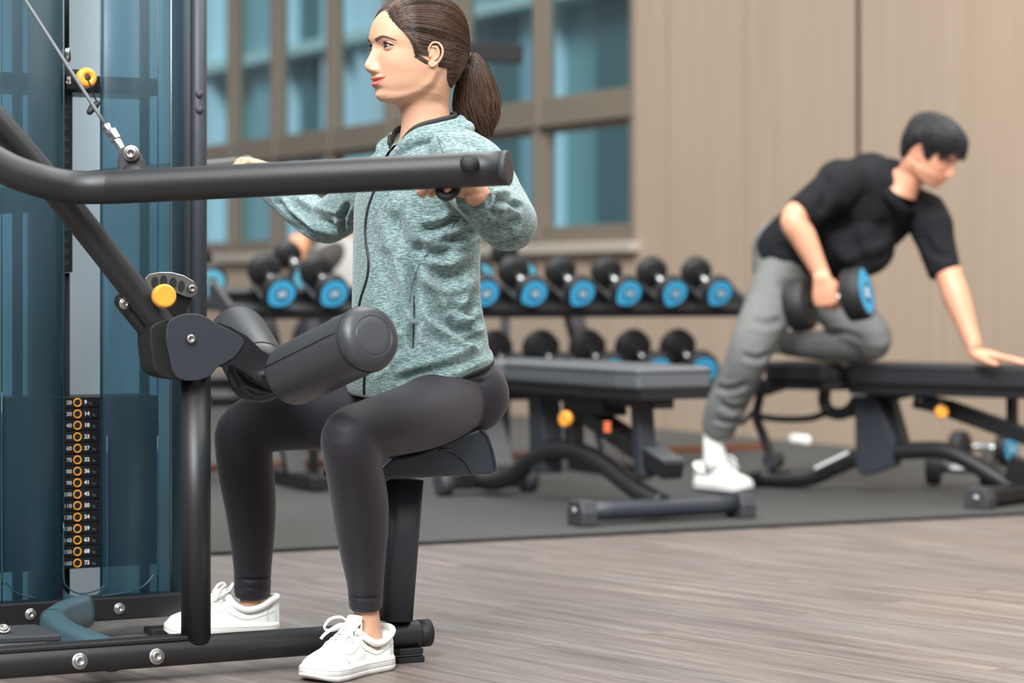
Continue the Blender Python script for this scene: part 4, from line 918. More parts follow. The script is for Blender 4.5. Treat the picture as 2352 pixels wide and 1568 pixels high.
bd.tube(cr([tc(1015, 890), tc(990, 800), tc(972, 700), tc(968, 600), tc(972, 470), tc(984, 390), tc(986, 345)], 5), cr([(.09, .06), (.10, .075), (.105, .08), (.11, .085), (.125, .09), (.13, .07), (.08, .05)], 5), 32, side=Lf, round_cap=True)
for s, e, w_ in ((S1, E1, W1), (S2_, E2, W2)): bd.tube(cr([s, (s+e)/2, e, (e+w_)/2, w_], 4), cr([.042, .034, .026, .026, .021], 4)[:, 0], 16, round_cap=True)
hipN = P(1045, 905, 4.62); kneeN = P(802, 1002, 4.285); ankN = P(842, 1440, 4.520)
hipF = P(1010, 905, 4.78); kneeF = P(556, 992, 4.87); ankF = P(579, 1398, 5.0)
for h, k, c, a_, c2 in ((hipN, kneeN, P(830, 1200, 4.43), ankN, P(839, 1340, 4.50)), (hipF, kneeF, P(579, 1190, 4.95), ankF, P(580, 1320, 4.99))):
    bd.tube(cr([h, (h+k)/2, k, c, c2, a_, a_-up3*.05], 4), cr([.055, .045, .030, .028, .022, .0275, .033], 4)[:, 0], 18, round_cap=True)
for k, s in ((ankN, 1), (ankF, 1)):
    bd.ell(k+V(.0, -.027, -.012), (.009, .008, .011))
me = vox(bd, .0045, 5); parts.append(mesh_arrays(me))
for c, sg, wr in ((HN, -1, W1), (HF, 1, W2)):
    X = nrm(Fw+up3*(.30 if sg > 0 else .70)); hb = MB(); B = up3-X*X[2]; B = nrm(B)
    w_ = c-X*.079+B*.0245
    add_hand(hb, w_, X, B, Lw*sg, [(1.05, 1.25, .75), (1.1, 1.3, .8), (1.15, 1.3, .8), (1.2, 1.3, .8)], THUMB_WRAP, .96, .03, forearm=w_*.4+wr*.6)
    me = vox(hb, .0013, 4); parts.append(mesh_arrays(me))
    if sg > 0: W2h = w_
    else: W1h = w_
woman = person_body('person', parts, M['skin'], lip, blush)
tag(woman, 'woman with a ponytail in grey-green zip jacket and dark leggings seated at the machine', 'person')
# eyes, brows, lashes
M['sclera'] = mat('eye white', 'cdc5c0', .2, coat=.6); M['iris'] = mat('dark brown iris', '2a1711', .15, coat=1.); M['lash'] = mat('black lashes', '17100e', .6)
def hair_mat(name, c1, c2):
    m = mat(name, c1, .36, spec=.55); nt = m.node_tree; at = nt.nodes.new('ShaderNodeAttribute'); at.attribute_name = 'tone'; mx = nt.nodes.new('ShaderNodeMix'); mx.data_type = 'RGBA'
    mx.inputs[6].default_value = (*hexc(c1), 1); mx.inputs[7].default_value = (*hexc(c2), 1); nt.links.new(at.outputs['Fac'], mx.inputs[0]); nt.links.new(mx.outputs[2], nt.nodes['Principled BSDF'].inputs['Base Color']); return m
def strand_obj(name, ps, r0, r1, m, par):
    v, f = strands(ps, r0, r1); me = finish(np_mesh(name, v, f), m); N, Mm = len(ps), len(ps[0]); t = np.repeat(rng.random(N)**1.6, Mm*3).astype(np.float32)
    at = me.attributes.new('tone', 'FLOAT', 'POINT'); at.data.foreach_set('value', t); return link(name, me, par)
M['hair'] = hair_mat('dark brown hair', '33231c', '725342')
M['hairb'] = mat('dark brown under hair', '2b1d18', .6)
def face_extras(par, HWf, sc=1., brow=('3a2820',), lids=True):
    M['brow'] = M.get('brow') or mat('dark brown eyebrow', '5f493d', .7)
    for s in (1, -1):
        c = np.array([.0762, EC[0]*s, EC[1]])*sc; mb = MB(); 
        W = HWf(c[None])[0]; fw = nrm(HWf(np.array([[1., 0, 0]]))[0]-HWf(np.array([[0., 0, 0]]))[0]); lf = nrm(HWf(np.array([[0., 1, 0]]))[0]-HWf(np.array([[0., 0, 0]]))[0])
        gz = nrm(fw+lf*.12)
        mb.ell(W-lf*s*.0024*sc-fw*.0002, (.0120*sc, .0132*sc, .0120*sc), np.stack([fw, lf, np.cross(fw, lf)], 1)); ey = mb.build('eyeball', M['sclera'], par)
        mb = MB(); mb.lathe([(.0098*sc, .0064*sc), (.0107*sc, .0058*sc), (.0117*sc, .0038*sc), (.01235*sc, .0)], W, gz, 24); mb.build('iris', M['iris'], ey)
        x = np.linspace(-1, 1, 15); dl = np.where(x < 0, x*.0119, x*.0146); zc = EC[1]+.0006+.06*dl; up = zc+.0066*(1-x*x)
        q = np.sqrt(np.maximum(.0133**2-dl**2-(up-EC[1]-.0005)**2, 1e-6))+.0762
        pth = HWf(np.stack([q+.0002, (EC[0]+dl)*s, up], 1)*sc)
        mb = MB(); mb.tube(pth, np.interp(x, [-1, -.5, .7, 1], [.0004, .0008, .0013, .0009])*sc, 8); mb.build('eyelashes', M['lash'], par)
        lo = zc-.0041*(1-x*x); q = np.sqrt(np.maximum(.0132**2-dl**2-(lo-EC[1]-.0005)**2, 1e-6))+.0762
        mb = MB(); mb.tube(HWf(np.stack([q, (EC[0]+dl)*s, lo], 1)*sc), .00035*sc, 6); mb.build('lower_lashes', M['lash'], par)
        ps = []
        for k in range(230):
            t = rng.random(); bl = .013+.036*t; bz = .1190+.0062*math.sin(min(t/.62, 1)*1.57)-.0075*max(0, t-.62)/.38+rng.normal()*.0018*(1-.65*t)
            dx, dz = .0055, .0016-.004*t
            pp = np.array([[0, bl+dx*u, bz+dz*u] for u in np.linspace(-.5, .5, 4)]); a0 = head_a(pp[:, 1], pp[:, 2]); pp[:, 0] = a0+.0006; pp[:, 1] *= s; ps.append(HWf(pp*sc))
        v, f = strands(ps, .0003*sc, .00015*sc); o = link('eyebrow', finish(np_mesh('eyebrow', v, f), M['brow']), par)
_ag, _lg, _zg, _ = head_grid(10, 280); _ag = face_detail(_ag, _lg, _zg); _m = (_ag > .02)
_pa, _pl, _pz = _ag[_m], _lg[_m], _zg[_m]
def head_a(l, z):
    out = []
    for a_, b_ in zip(np.abs(np.atleast_1d(l)), np.atleast_1d(z)):
        d = (np.abs(_pl)-a_)**2+(_pz-b_)**2; k = np.argsort(d)[:4]; w_ = 1/(d[k]+1e-9); out.append((_pa[k]*w_).sum()/w_.sum())
    return np.array(out)
face_extras(woman, HW)
# ---- hair
HLt = [0, 10, 20, 32, 46, 57, 62, 66, 70, 78, 84, 92, 104, 112, 122, 135, 180]
HLz = [.181, .180, .176, .160, .139, .124, .106, .080, .092, .106, .112, .115, .110, .075, .045, .034, .030]
def hairline(th): return np.interp(np.degrees(np.abs(th)), HLt, HLz)
a, l, z, th = head_grid(10, 280); thg = np.tile(th, (a.shape[0], 1))
base = np.stack([a, l, z], 2); nr, nc = a.shape
cc = np.array([-.005, 0, .115]); rad = base-cc; rad /= np.linalg.norm(rad, axis=2)[:, :, None]
over = z-hairline(thg); thick = np.clip(over/.03, 0, 1)**.6*.0085-.0006
thick += .0035*np.clip((z-.15)/.05, 0, 1)
hv_ = base+rad*thick[:, :, None]
# comb ridges
i = np.arange(nr-1)[:, None]; j = np.arange(nc)[None]; j2 = (j+1) % nc
f = np.stack([i*nc+j+0*i, i*nc+j2+0*i, (i+1)*nc+j2, (i+1)*nc+j], 2).reshape(-1, 4)
keep = (over.reshape(-1)[f] > -.0015).all(1) & (z.reshape(-1)[f].min(1) > .025)
me = np_mesh('hair', HW(hv_.reshape(-1, 3)), f[keep]); finish(me, M['hairb']); hair = link('hair', me, woman); hair['label'] = 'dark brown hair combed back'
TIE = np.array([-.108, .0, .0985])
def shell_r(d):
    """hair shell radius in direction d (from cc)"""
    q = (_sh-cc); return q
_shv = hv_.reshape(-1, 3)[(over.reshape(-1) > -.002)]; _shd = _shv-cc; _shr = np.linalg.norm(_shd, axis=1); _shd = _shd/_shr[:, None]
from mathutils.kdtree import KDTree
kd = KDTree(len(_shd)); [kd.insert(Vector(q), i_) for i_, q in enumerate(_shd)]; kd.balance()
def on_shell(d):
    r = kd.find_n(Vector(d), 3); w_ = [1/(x[2]+1e-4) for x in r]; return sum(_shr[x[1]]*ww for x, ww in zip(r, w_))/sum(w_)
paths = []
dT = nrm(TIE-cc)
for k in range(6600):
    if k % 3 < 2: t0 = math.radians(rng.uniform(-180, 180)); s0 = hairline(t0)+abs(rng.normal())*.004-.0035*rng.random()
    else: t0 = math.radians(rng.uniform(-180, 180)); s0 = rng.uniform(hairline(t0), .2)
    if k % 3 == 0 and k % 2: s0 = rng.uniform(.082, .180); t0 = math.radians(np.interp(-s0, [-q for q in HLz[:8]], HLt[:8]))*(1 if rng.random() < .65 else -1); s0 -= abs(rng.normal())*.0015
    row = np.argmin(np.abs(z[:, int((t0/math.pi+1)/2*nc) % nc]-s0)); p0 = base[row, int((t0/math.pi+1)/2*nc) % nc]
    d0 = nrm(p0-cc); om = math.acos(np.clip(np.dot(d0, dT), -1, 1))
    if om < .12: continue
    lift = rng.uniform(.0002, .0018)*(1 if rng.random() < .93 else 1.7); n = 16; pp = []; wav = rng.normal()*.006
    sag = .16*math.sin(om)*(1 if p0[2] > .12 else .2)
    for t in np.linspace(0, 1, n):
        d = (math.sin((1-t)*om)*d0+math.sin(t*om)*dT)/math.sin(om); d = nrm(d+V(0, 0, -1)*sag*math.sin(math.pi*t)*.5+V(0, wav, wav)*math.sin(math.pi*t))
        pp.append(cc+d*(on_shell(d)+lift*min(1, t*6)*(1-.5*t)))
    pp = np.array(pp); pp[-1] = TIE+rng.normal(size=3)*.0035; paths.append(HW(pp))
strand_obj('hair_strands', paths, .00042, .00040, M['hair'], hair)
# baby hairs at the temple and nape
# ponytail
pc_ = cr([P(1062, 124, 4.75), P(1077, 142, 4.755), P(1088, 185, 4.76), P(1093, 235, 4.765), P(1102, 280, 4.765), P(1118, 326, 4.765)], 6)
pw = np.interp(np.linspace(0, 1, len(pc_)), [0, .12, .35, .6, .8, 1], [.010, .020, .036, .049, .042, .010]); N_ = len(pc_)
ptv = HW(TIE[None])[0]; pc_ = pc_+(ptv-pc_[0])*np.linspace(1, 0, N_)[:, None]**2
tt, uu, ww = frames(pc_, V(1, 0, 0)); ps = []
for k in range(3200):
    r = math.sqrt(rng.random()); ph_ = rng.random()*2*math.pi; ox, oy = r*math.cos(ph_), r*math.sin(ph_)*.75; e = int(N_*rng.uniform(.72, 1.0)) if rng.random() < .75 else int(N_*rng.uniform(.45, .8))
    idx = np.linspace(0, e-1, 16); f0 = rng.uniform(3, 7); amp = abs(rng.normal())*.0028; p0 = rng.random()*6.28
    i0 = np.floor(idx).astype(int); i1 = np.minimum(i0+1, N_-1); fr = (idx-i0)[:, None]
    C = pc_[i0]*(1-fr)+pc_[i1]*fr; U = uu[i0]; W = ww[i0]; R = (pw[i0]*(1-fr[:, 0])+pw[i1]*fr[:, 0])
    s_ = idx/N_; kick = (rng.normal()*.10)*np.clip(s_-.5, 0, 1)*R*6
    q = C+U*((ox*R+amp*np.sin(f0*s_*3+p0)*s_+kick*.25))[:, None]+W*((oy*R+amp*np.cos(f0*s_*3+p0)*s_))[:, None]
    ps.append(q)
pt = strand_obj('ponytail', ps, .00055, .0003, M['hair'], woman)
mb = MB(); mb.tube(pc_[1:-5], np.stack([pw*.66, pw*.5], 1)[1:-5], 20, side=V(1, 0, 0), round_cap=True); mb.build('ponytail_core', M['hairb'], pt)
mb = MB(); mb.lathe([(-.004, .009), (-.003, .0115), (.003, .0118), (.004, .009)], pc_[1], tt[1], 20); mb.build('hair_tie', mat('grey elastic', '5a5450', .6), woman)
# ================================================================ the woman's clothes
def knit():
    m = bpy.data.materials.new('heather grey-green jersey'); m.use_nodes = True; nt = m.node_tree; b = nt.nodes['Principled BSDF']; N = nt.nodes.new; L = nt.links.new
    tc = N('ShaderNodeTexCoord'); mp = N('ShaderNodeMapping'); mp.inputs['Scale'].default_value = (105, 105, 680); n = N('ShaderNodeTexNoise'); n.inputs['Scale'].default_value = 1; n.inputs['Detail'].default_value = 5; n.inputs['Roughness'].default_value = .7; n.inputs['Distortion'].default_value = .5
    L(tc.outputs['Object'], mp.inputs[0]); L(mp.outputs[0], n.inputs[0]); r = N('ShaderNodeValToRGB'); e = r.color_ramp.elements
    e[0].position = .38; e[0].color = (*hexc('435a5c'), 1); e[1].position = .60; e[1].color = (*hexc('98aca8'), 1); q = e.new(.48); q.color = (*hexc('677d7d'), 1); L(n.outputs[0], r.inputs[0]); L(r.outputs[0], b.inputs['Base Color'])
    b.inputs['Roughness'].default_value = .85; b.inputs['Sheen Weight'].default_value = .25; b.inputs['Specular IOR Level'].default_value = .2
    n2 = N('ShaderNodeTexNoise'); n2.inputs['Scale'].default_value = 22; n2.inputs['Detail'].default_value = 3; L(tc.outputs['Object'], n2.inputs[0])
    b1_ = N('ShaderNodeBump'); b1_.inputs['Strength'].default_value = .35; b1_.inputs['Distance'].default_value = .006; L(n2.outputs[0], b1_.inputs['Height'])
    b2_ = N('ShaderNodeBump'); b2_.inputs['Strength'].default_value = .3; b2_.inputs['Distance'].default_value = .0008; L(n.outputs[0], b2_.inputs['Height']); L(b1_.outputs[0], b2_.inputs['Normal']); L(b2_.outputs[0], b.inputs['Normal']); return m
M['knit'] = knit(); M['bind'] = mat('black binding tape', '1d1b1c', .6)
M['legg'] = mat('plum black stretch leggings', '231f26', .6, spec=.3, sheen=.12, bump=(1500, .2, .0004))
NB = V((985-CX)/1170., 4.70, .72+(665-300)/1170.)      # centre of the neck base
def NL(f_, l_, z_): return NB+F*f_+Lf*l_+up3*z_
jk = MB()
hemc = tc(967, 863); hn = nrm(F*.27+up3)
tp_ = [hemc, hemc+hn*.03, tc(962, 780), tc(956, 700), tc(955, 620), tc(957, 540), tc(962, 465), tc(975, 395), tc(986, 350), tc(989, 328)]
tr_ = [(.174, .134), (.170, .135), (.150, .124), (.142, .118), (.143, .115), (.150, .114), (.160, .112), (.166, .092), (.128, .070), (.076, .054)]
jk.tube(cr(tp_, 5), cr(tr_, 5), 48, side=Lf, power=2.25)
for s in (1, -1): jk.ell(NL(.062, .062*s, -.150), (.062, .060, .062))
def sleeve(S, E, W, B_, sgn, r):
    d1 = nrm(E-S); d2 = nrm(W-E)
    p = cr([S-d1*.03, S+d1*.03, (S+E)/2, E-d1*.035+d2*.0, E+(d2-d1)*.004, E+d2*.045, (E+W)/2, W-d2*.025, W], 5)
    jk.tube(p, cr(np.array(r), 5)[:, 0], 28, round_cap=False)
sleeve(S1, E1, W1, 0, 1, [.060, .070, .062, .055, .053, .052, .0475, .040, .0365])
sleeve(S2_, E2, W2, 0, 1, [.055, .062, .055, .048, .043, .042, .041, .038, .036])
jk.ell((S1+NL(0, .10, -.02))/2, (.06, .05, .045)); jk.ell((S2_+NL(0, -.10, -.02))/2, (.06, .05, .045))
# hood lying round the neck
NKP = [(.083, .001, -.100), (.075, .016, -.058), (.064, .031, -.024), (.046, .049, -.002), (.010, .063, .010), (-.030, .054, .020), (-.052, 0, .028)]
def ring_pts(out, dn, sgn0=0):
    pts = NKP+[(f_, -l_, z_) for f_, l_, z_ in NKP[:-1][::-1]]; o_ = []
    for f_, l_, z_ in pts:
        d = math.hypot(f_+.005, l_)+1e-6; k = out if z_ > -.09 else out*.35; o_.append(NL(f_+(f_+.005)/d*k*.9, l_+l_/d*k, z_-dn))
    return cr(o_, 6)
h1 = ring_pts(.010, .008); h2 = ring_pts(.026, .022)
jk.tube(h1, np.interp(np.linspace(0, 1, len(h1)), [0, .15, .5, .85, 1], [.005, .009, .013, .009, .005]), 12, round_cap=True)
jk.tube(h2, np.interp(np.linspace(0, 1, len(h2)), [0, .2, .5, .8, 1], [.006, .0115, .016, .0115, .006]), 14, round_cap=True)
jme = vox(jk, .0034, 7, .5)
v, fc_ = mesh_arrays(jme)
# open the neck down to the top of the zip
rel = v-NB; fF = rel@F; fL = rel@Lf; fz = rel[:, 2]
inV = (fF > .02) & (fL < np.clip((fz+.100)*.36, 0, .034)) & (fL > -np.clip((fz+.100)*.22, 0, .015)) & (fz > -.100)
inN = (np.sqrt((fF+.008)**2+fL**2) < .056) & (fz > -.03)
kill = inV | inN
jme2 = subset(jme, [not all(kill[i] for i in q) for q in fc_], 'jacket')
FO = [([(1060, 560), (1000, 585), (950, 560)], .012, -.006), ([(1100, 600), (1030, 640), (965, 600), (950, 540)], .014, -.007), ([(950, 600), (965, 660), (1010, 730), (1080, 770), (1118, 785)], .013, -.009),
      ([(940, 580), (955, 690), (985, 760), (1040, 800)], .012, -.006), ([(900, 480), (925, 560), (945, 650)], .016, -.005), ([(1110, 690), (1060, 720), (1020, 700)], .011, -.005), ([(1112, 740), (1070, 750), (1030, 725)], .010, -.005),
      ([(1120, 800), (1050, 835), (960, 860), (900, 880)], .010, -.005), ([(870, 830), (900, 800), (940, 790)], .012, -.005), ([(850, 860), (880, 835), (900, 840)], .008, -.004), ([(1060, 490), (1020, 520), (960, 530)], .010, -.006),
      ([(1100, 520), (1060, 545), (1000, 550)], .010, -.006), ([(955, 735), (947, 780), (950, 800)], .009, -.006), ([(1105, 660), (1085, 700), (1110, 760)], .010, -.005), ([(880, 560), (890, 640), (880, 720)], .016, -.003),
      ([(1180, 455), (1150, 455), (1120, 475)], .007, -.006), ([(1205, 480), (1165, 465), (1140, 470)], .006, -.005), ([(1090, 560), (1140, 556), (1200, 550)], .007, -.006), ([(1115, 520), (1150, 515), (1200, 505)], .008, -.004), ([(1120, 440), (1135, 470), (1130, 500)], .007, -.004), ([(1090, 500), (1125, 520), (1180, 530)], .008, -.004),
      ([(630, 455), (670, 500), (740, 560)], .008, -.005), ([(660, 455), (720, 500), (790, 530)], .009, -.005), ([(620, 470), (650, 505), (700, 535)], .006, -.004), ([(800, 460), (786, 510), (800, 570)], .007, -.006), ([(690, 470), (760, 500), (800, 490)], .007, -.003),
      ([(1020, 335), (1060, 325), (1100, 345)], .008, -.003), ([(1090, 340), (1120, 360), (1135, 400)], .007, -.003)]
folds(jme2, [(p_, w_, d_*2.5) for p_, w_, d_ in FO])
v, _ = mesh_arrays(jme2); n_ = vnormals(jme2); set_co(jme2, v+n_*(vnoise(v, 16)*.0045+vnoise(v+3, 38)*.0016)[:, None])
finish(jme2, M['knit']); jacket = link('jacket', jme2, woman); jacket['label'] = 'heather grey-green zip jacket with hood down'
dgv = bvh_of(jme2); M['seamd'] = mat('dark seam thread', '3d5556', .8)
def stitch(name, pts, r, m, off=.0005, par=None, n=8, n2=8, flat=None):
    q = snapline(dgv, pts, n, off)
    if len(q) < 3: return None
    # smooth
    for _ in range(3): q[1:-1] = (q[:-2]+q[1:-1]*2+q[2:])/4
    mb = MB(); mb.tube(q, r if flat is None else [(flat, r)]*len(q), n2, side=None if flat is None else V(1, 0, 0)); return mb.build(name, M[m], par or jacket)
stitch('zip', [(868, 425), (858, 447), (847, 480), (841, 520), (843, 560), (848, 590), (848, 620), (842, 650), (832, 680), (824, 715)], .0016, 'bind', .0002, flat=.0042)
stitch('zip', [(840, 860), (838, 880), (838, 905)], .0016, 'bind', .0002, flat=.0042)
stitch('seam', [(1058, 495), (1020, 545), (975, 590), (950, 640), (940, 690)], .0008, 'seamd', .0006)
stitch('seam', [(950, 680), (951, 720), (948, 800)], .0014, 'bind', .0004)
for pts in ([(1005, 312), (1010, 330), (1018, 352)], [(618, 455), (640, 480), (700, 530), (790, 580)]): stitch('seam', pts, .0008, 'seamd', .0007)
# neckline binding
nl = ring_pts(.0015, -.004)
mb = MB(); mb.tube(nl, [(.0068, .0024)]*len(nl), 10, side=up3*1.0+F*.3, round_cap=False); mb.build('neck_binding', M['bind'], jacket)
mb = MB(); mb.tube(cr([NL(.083, -.001, -.100), NL(.077, -.014, -.062), NL(.076, -.018, -.022)], 5), [(.0035, .0016)]*11, 10, side=Lf); mb.tube([NL(.077, -.018, -.026), NL(.075, -.020, -.012)], .004, 10, round_cap=True); mb.build('zip', M['bind'], jacket)
# hem binding
ring = []
tU = Lf; tF = nrm(np.cross(tU, hn)); a_ = np.arange(64)/64*2*math.pi
for q in a_:
    c_, s_ = math.cos(q), math.sin(q); cc_ = np.sign(c_)*abs(c_)**(2/2.25); ss_ = np.sign(s_)*abs(s_)**(2/2.25)
    ring.append(hemc+hn*.002+tU*cc_*.168+tF*ss_*.129)
mb = MB(); mb.tube(ring, .0055, 10, closed=True); mb.build('hem_binding', M['bind'], jacket)
for W_, d in ((W1, nrm(W1-E1)), (W2, nrm(W2-E2))):
    mb = MB(); h = nrm(np.cross(d, up3)); k = np.cross(d, h); mb.tube([W_-d*.002+(h*math.cos(t)+k*math.sin(t))*.034 for t in a_[::2]], .0035, 8, closed=True); mb.build('cuff', M['knit'], jacket)
# leggings
lg = MB()
lg.tube(cr([tc(1035, 930), tc(1018, 880), tc(992, 820), tc(980, 770)], 5), cr([(.135, .080), (.140, .095), (.112, .082), (.095, .070)], 5), 36, side=Lf, round_cap=True)
for s in (1, -1): lg.ell(P(1047, 905, 4.70)+Lf*.064*s, (.076, .070, .074))
lg.tube(cr([P(1040, 912, 4.64), P(985, 946, 4.53), P(925, 966, 4.44), P(850, 986, 4.34), P(803, 1000, 4.295), P(806, 1035, 4.30), P(815, 1085, 4.345), P(826, 1150, 4.40), P(831, 1210, 4.435), P(835, 1280, 4.465), P(839, 1340, 4.50), P(840, 1396, 4.512)], 5),
        cr([(.080, .076), (.078, .068), (.074, .062), (.060, .055), (.052, .050), (.052, .052), (.0515, .052), (.0525, .053), (.0505, .050), (.042, .042), (.0345, .035), (.0318, .032)], 5), 36, side=Lf)
lg.tube(cr([hipF, P(900, 930, 4.80), P(800, 945, 4.82), P(660, 958, 4.86), P(566, 985, 4.875), P(560, 1030, 4.885), P(566, 1090, 4.91), P(575, 1160, 4.94), P(579, 1230, 4.965), P(580, 1300, 4.985), P(580, 1368, 5.0)], 5),
        cr([(.090, .086), (.086, .080), (.080, .077), (.070, .068), (.058, .058), (.0585, .058), (.0575, .057), (.0535, .053), (.047, .047), (.040, .040), (.0378, .038)], 5), 36, side=Lf)
lme = vox(lg, .0040, 8, .5)
folds(lme, [([(1128, 812), (1080, 840), (1040, 850)], .005, -.004), ([(1130, 828), (1090, 850), (1055, 852)], .005, -.004), ([(1130, 845), (1100, 862), (1065, 858)], .004, -.003), ([(1115, 880), (1085, 872), (1060, 862)], .004, -.003),
            ([(535, 1327), (580, 1331), (625, 1326)], .004, -.005), ([(535, 1345), (580, 1350), (625, 1352)], .0035, -.003), ([(795, 1368), (838, 1374), (880, 1368)], .0035, -.003)])
finish(lme, M['legg']); leg = link('leggings', lme, woman); leg['label'] = 'dark plum-black leggings'
# shoes
M['shoe'] = mat('white leather', 'f2f1ec', .42, bump=(500, .1, .0005)); M['sole'] = mat('off-white rubber sole', 'e9e7e0', .5); M['lace'] = mat('white lace', 'f6f5f1', .7); M['sline'] = mat('grey stitch line', 'bdbab4', .7); M['lining'] = mat('beige shoe lining', 'cfc0ac', .8)
def make_shoe(parent, heel, d, ln=.24, lift=0., name='shoe', foot_side=1, sock=False, sc=1.):
    d = nrm(d); sd = np.cross(up3, d); heel = np.asarray(heel, float)+up3*lift
    X = lambda x, y, z: heel+d*x*ln+sd*y*sc+up3*z*sc
    ts = np.array([0, .015, .05, .12, .25, .42, .58, .72, .84, .93, .98, 1.0]); ws = np.array([.006, .016, .026, .0325, .0345, .036, .042, .0465, .044, .034, .02, .006]); asy = np.array([0, 0, 0, 0, -.001, -.002, .0, .003, .005, .006, .006, .006])*foot_side
    tt_ = np.linspace(0, 1, 60)**1.0; tt_ = .5-.5*np.cos(tt_*math.pi); wv = np.interp(tt_, ts, ws); av = np.interp(tt_, ts, asy)
    ol = [(t*ln, (av[i]-wv[i]-.003)*sc) for i, t in enumerate(tt_)]+[(t*ln, (av[i]+wv[i]+.003)*sc) for i, t in list(enumerate(tt_))[::-1]]
    me = MB(); k = len(ol); toe = lambda x: .010*max(0, (x/ln-.82)/.18)**2*sc
    lv = []
    for zz, gr in ((0, -.003), (.004, 0), (.010, .001), (.012, -.0006), (.014, .001), (.024, .0), (.028, -.002)):
        cx_ = .5*ln; lv.append([heel+d*(cx_+(x-cx_)*(1+gr/.12))+sd*(y*(1+gr/.04))+up3*(zz*sc+toe(x)*(1-zz/.03)) for x, y in ol])
    v = np.vstack(lv); f = []
    for i in range(len(lv)-1):
        for q in range(k): f.append((i*k+q, i*k+(q+1) % k, (i+1)*k+(q+1) % k, (i+1)*k+q))
    f += [tuple(range(k))[::-1], tuple((len(lv)-1)*k+q for q in range(k))]; me.add(v, f, 0, True)
    sh = empty(name, (0, 0, 0)); COL.objects.unlink(sh); bpy.data.objects.remove(sh)
    # upper
    tu = np.linspace(.004, .985, 46); wu = np.interp(tu, ts, ws)*.97; au = np.interp(tu, ts, asy)
    hu = np.interp(tu, [0, .05, .15, .28, .38, .44, .52, .62, .75, .86, .94, 1], [.070, .074, .060, .050, .060, .080, .078, .067, .055, .049, .042, .026])
    n = 28; ang = np.linspace(0, math.pi, n); U = []
    for i, t in enumerate(tu):
        p_ = np.interp(t, [0, .4, .6, 1], [.5, .62, .8, .75]); wt = wu[i]
        for q in ang:
            c_, s_ = math.cos(q), math.sin(q); yy = wt*np.sign(c_)*abs(c_)**(.62 if t < .4 else .85); zz = .022+(hu[i]-.022)*abs(s_)**p_
            U.append(X(t, au[i]+yy*(1-.12*(s_**2 if t > .4 else 0)), zz))
    f = [(i*n+q, i*n+q+1, (i+1)*n+q+1, (i+1)*n+q) for i in range(len(tu)-1) for q in range(n-1)]+[tuple(range(n)), tuple((len(tu)-1)*n+q for q in range(n))[::-1]]
    ub = MB(); ub.add(U, f, 0, True); up_ = ub.build(name, M['shoe'], parent)
    so_ = me.build('sole', M['sole'], up_)
    # collar
    cl = cr([X(.02, 0, .078), X(.07, .026, .074), X(.18, .033, .060), X(.30, .032, .056), X(.40, .026, .068), X(.445, .010, .082), X(.445, -.010, .082), X(.40, -.026, .068), X(.30, -.032, .056), X(.18, -.033, .060), X(.07, -.026, .074)], 5, closed=True)
    mb = MB(); mb.tube(cl, .0068*sc, 12, closed=True); mb.build('collar', M['shoe'], up_)
    mb = MB(); li = [X(.23, 0, .054)+(p-X(.23, 0, .0))*V(.82, .82, 0) + 0*up3 for p in cl]; li = [V(p[0], p[1], X(0, 0, .062)[2]) for p in li]; kk = len(li); mb.add(li, [tuple(range(kk))], 0, False); mb.build('lining', M['lining'], up_)
    # tongue and laces
    mb = MB(); mb.tube([X(.60, 0, .070), X(.50, 0, .083), X(.43, 0, .096), X(.405, 0, .106)], [(.016*sc, .004*sc), (.018*sc, .004*sc), (.021*sc, .004*sc), (.019*sc, .003*sc)], 16, side=sd, round_cap=True); mb.build('tongue', M['shoe'], up_)
    lc = MB()
    for j, t in enumerate((.47, .53, .59, .65, .71)):
        z0 = np.interp(t, [.44, .52, .62, .75], [.080, .078, .067, .055])+.004; ww_ = .019-.001*j
        lc.tube(cr([X(t+.012, -ww_, z0-.008), X(t, -ww_*.5, z0+.003), X(t-.004, 0, z0+.005), X(t, ww_*.5, z0+.003), X(t+.012, ww_, z0-.008)], 4), [(.0036*sc, .0013*sc)], 8, side=d)
        mb = MB()
        for s in (1, -1): mb.ell(X(t+.013, ww_*1.1*s, z0-.008), (.0022, .0022, .0022))
        mb.build('eyelets', M['sline'], up_)
    for s in (1, -1):
        lc.tube(cr([X(.46, 0, .090), X(.47, .020*s, .104), X(.52, .040*s, .100), X(.56, .046*s, .084), X(.53, .036*s, .080), X(.47, .010*s, .088)], 5), [(.0036*sc, .0013*sc)], 8, side=d*.5+up3)
        lc.tube(cr([X(.46, 0, .090), X(.52, .016*s, .092), X(.60, .034*s, .076), X(.63, .040*s, .066)], 5), [(.0034*sc, .0013*sc)], 8, side=d*.5+up3)
    lc.ell(X(.46, 0, .091), (.007, .007, .006)); lc.build('laces', M['lace'], up_)
    # panel lines
    bv_ = bvh_of(up_.data)
    def ln_(pts):
        out = []
        for t, y, z in cr(pts, 5):
            for s in ((1,) if True else ()): 
                o = Vector(X(t, y, z)); h = bv_.find_nearest(o); out.append(np.array(h[0]))
        return out
    mb = MB()
    for s in (1, -1):
        for pts in ([(.02, .03*s, .052), (.12, .04*s, .046), (.30, .045*s, .038), (.44, .045*s, .052), (.50, .04*s, .066)], [(.50, .04*s, .06), (.60, .045*s, .050), (.72, .04*s, .050), (.76, .02*s, .058)], [(.68, .05*s, .03), (.76, .04*s, .045), (.80, .02*s, .055), (.80, 0, .056)], [(.10, .035*s, .03), (.11, .036*s, .05), (.07, .03*s, .066)]): mb.tube(ln_(pts), .0009*sc, 6)
    mb.build('stitching', M['sline'], up_)
    mb = MB()
    for zz in (.0125, .021): mb.tube([heel+d*x+sd*y*1.012+up3*(zz*sc+toe(x)*.5) for x, y in ol], .0007, 5, closed=True)
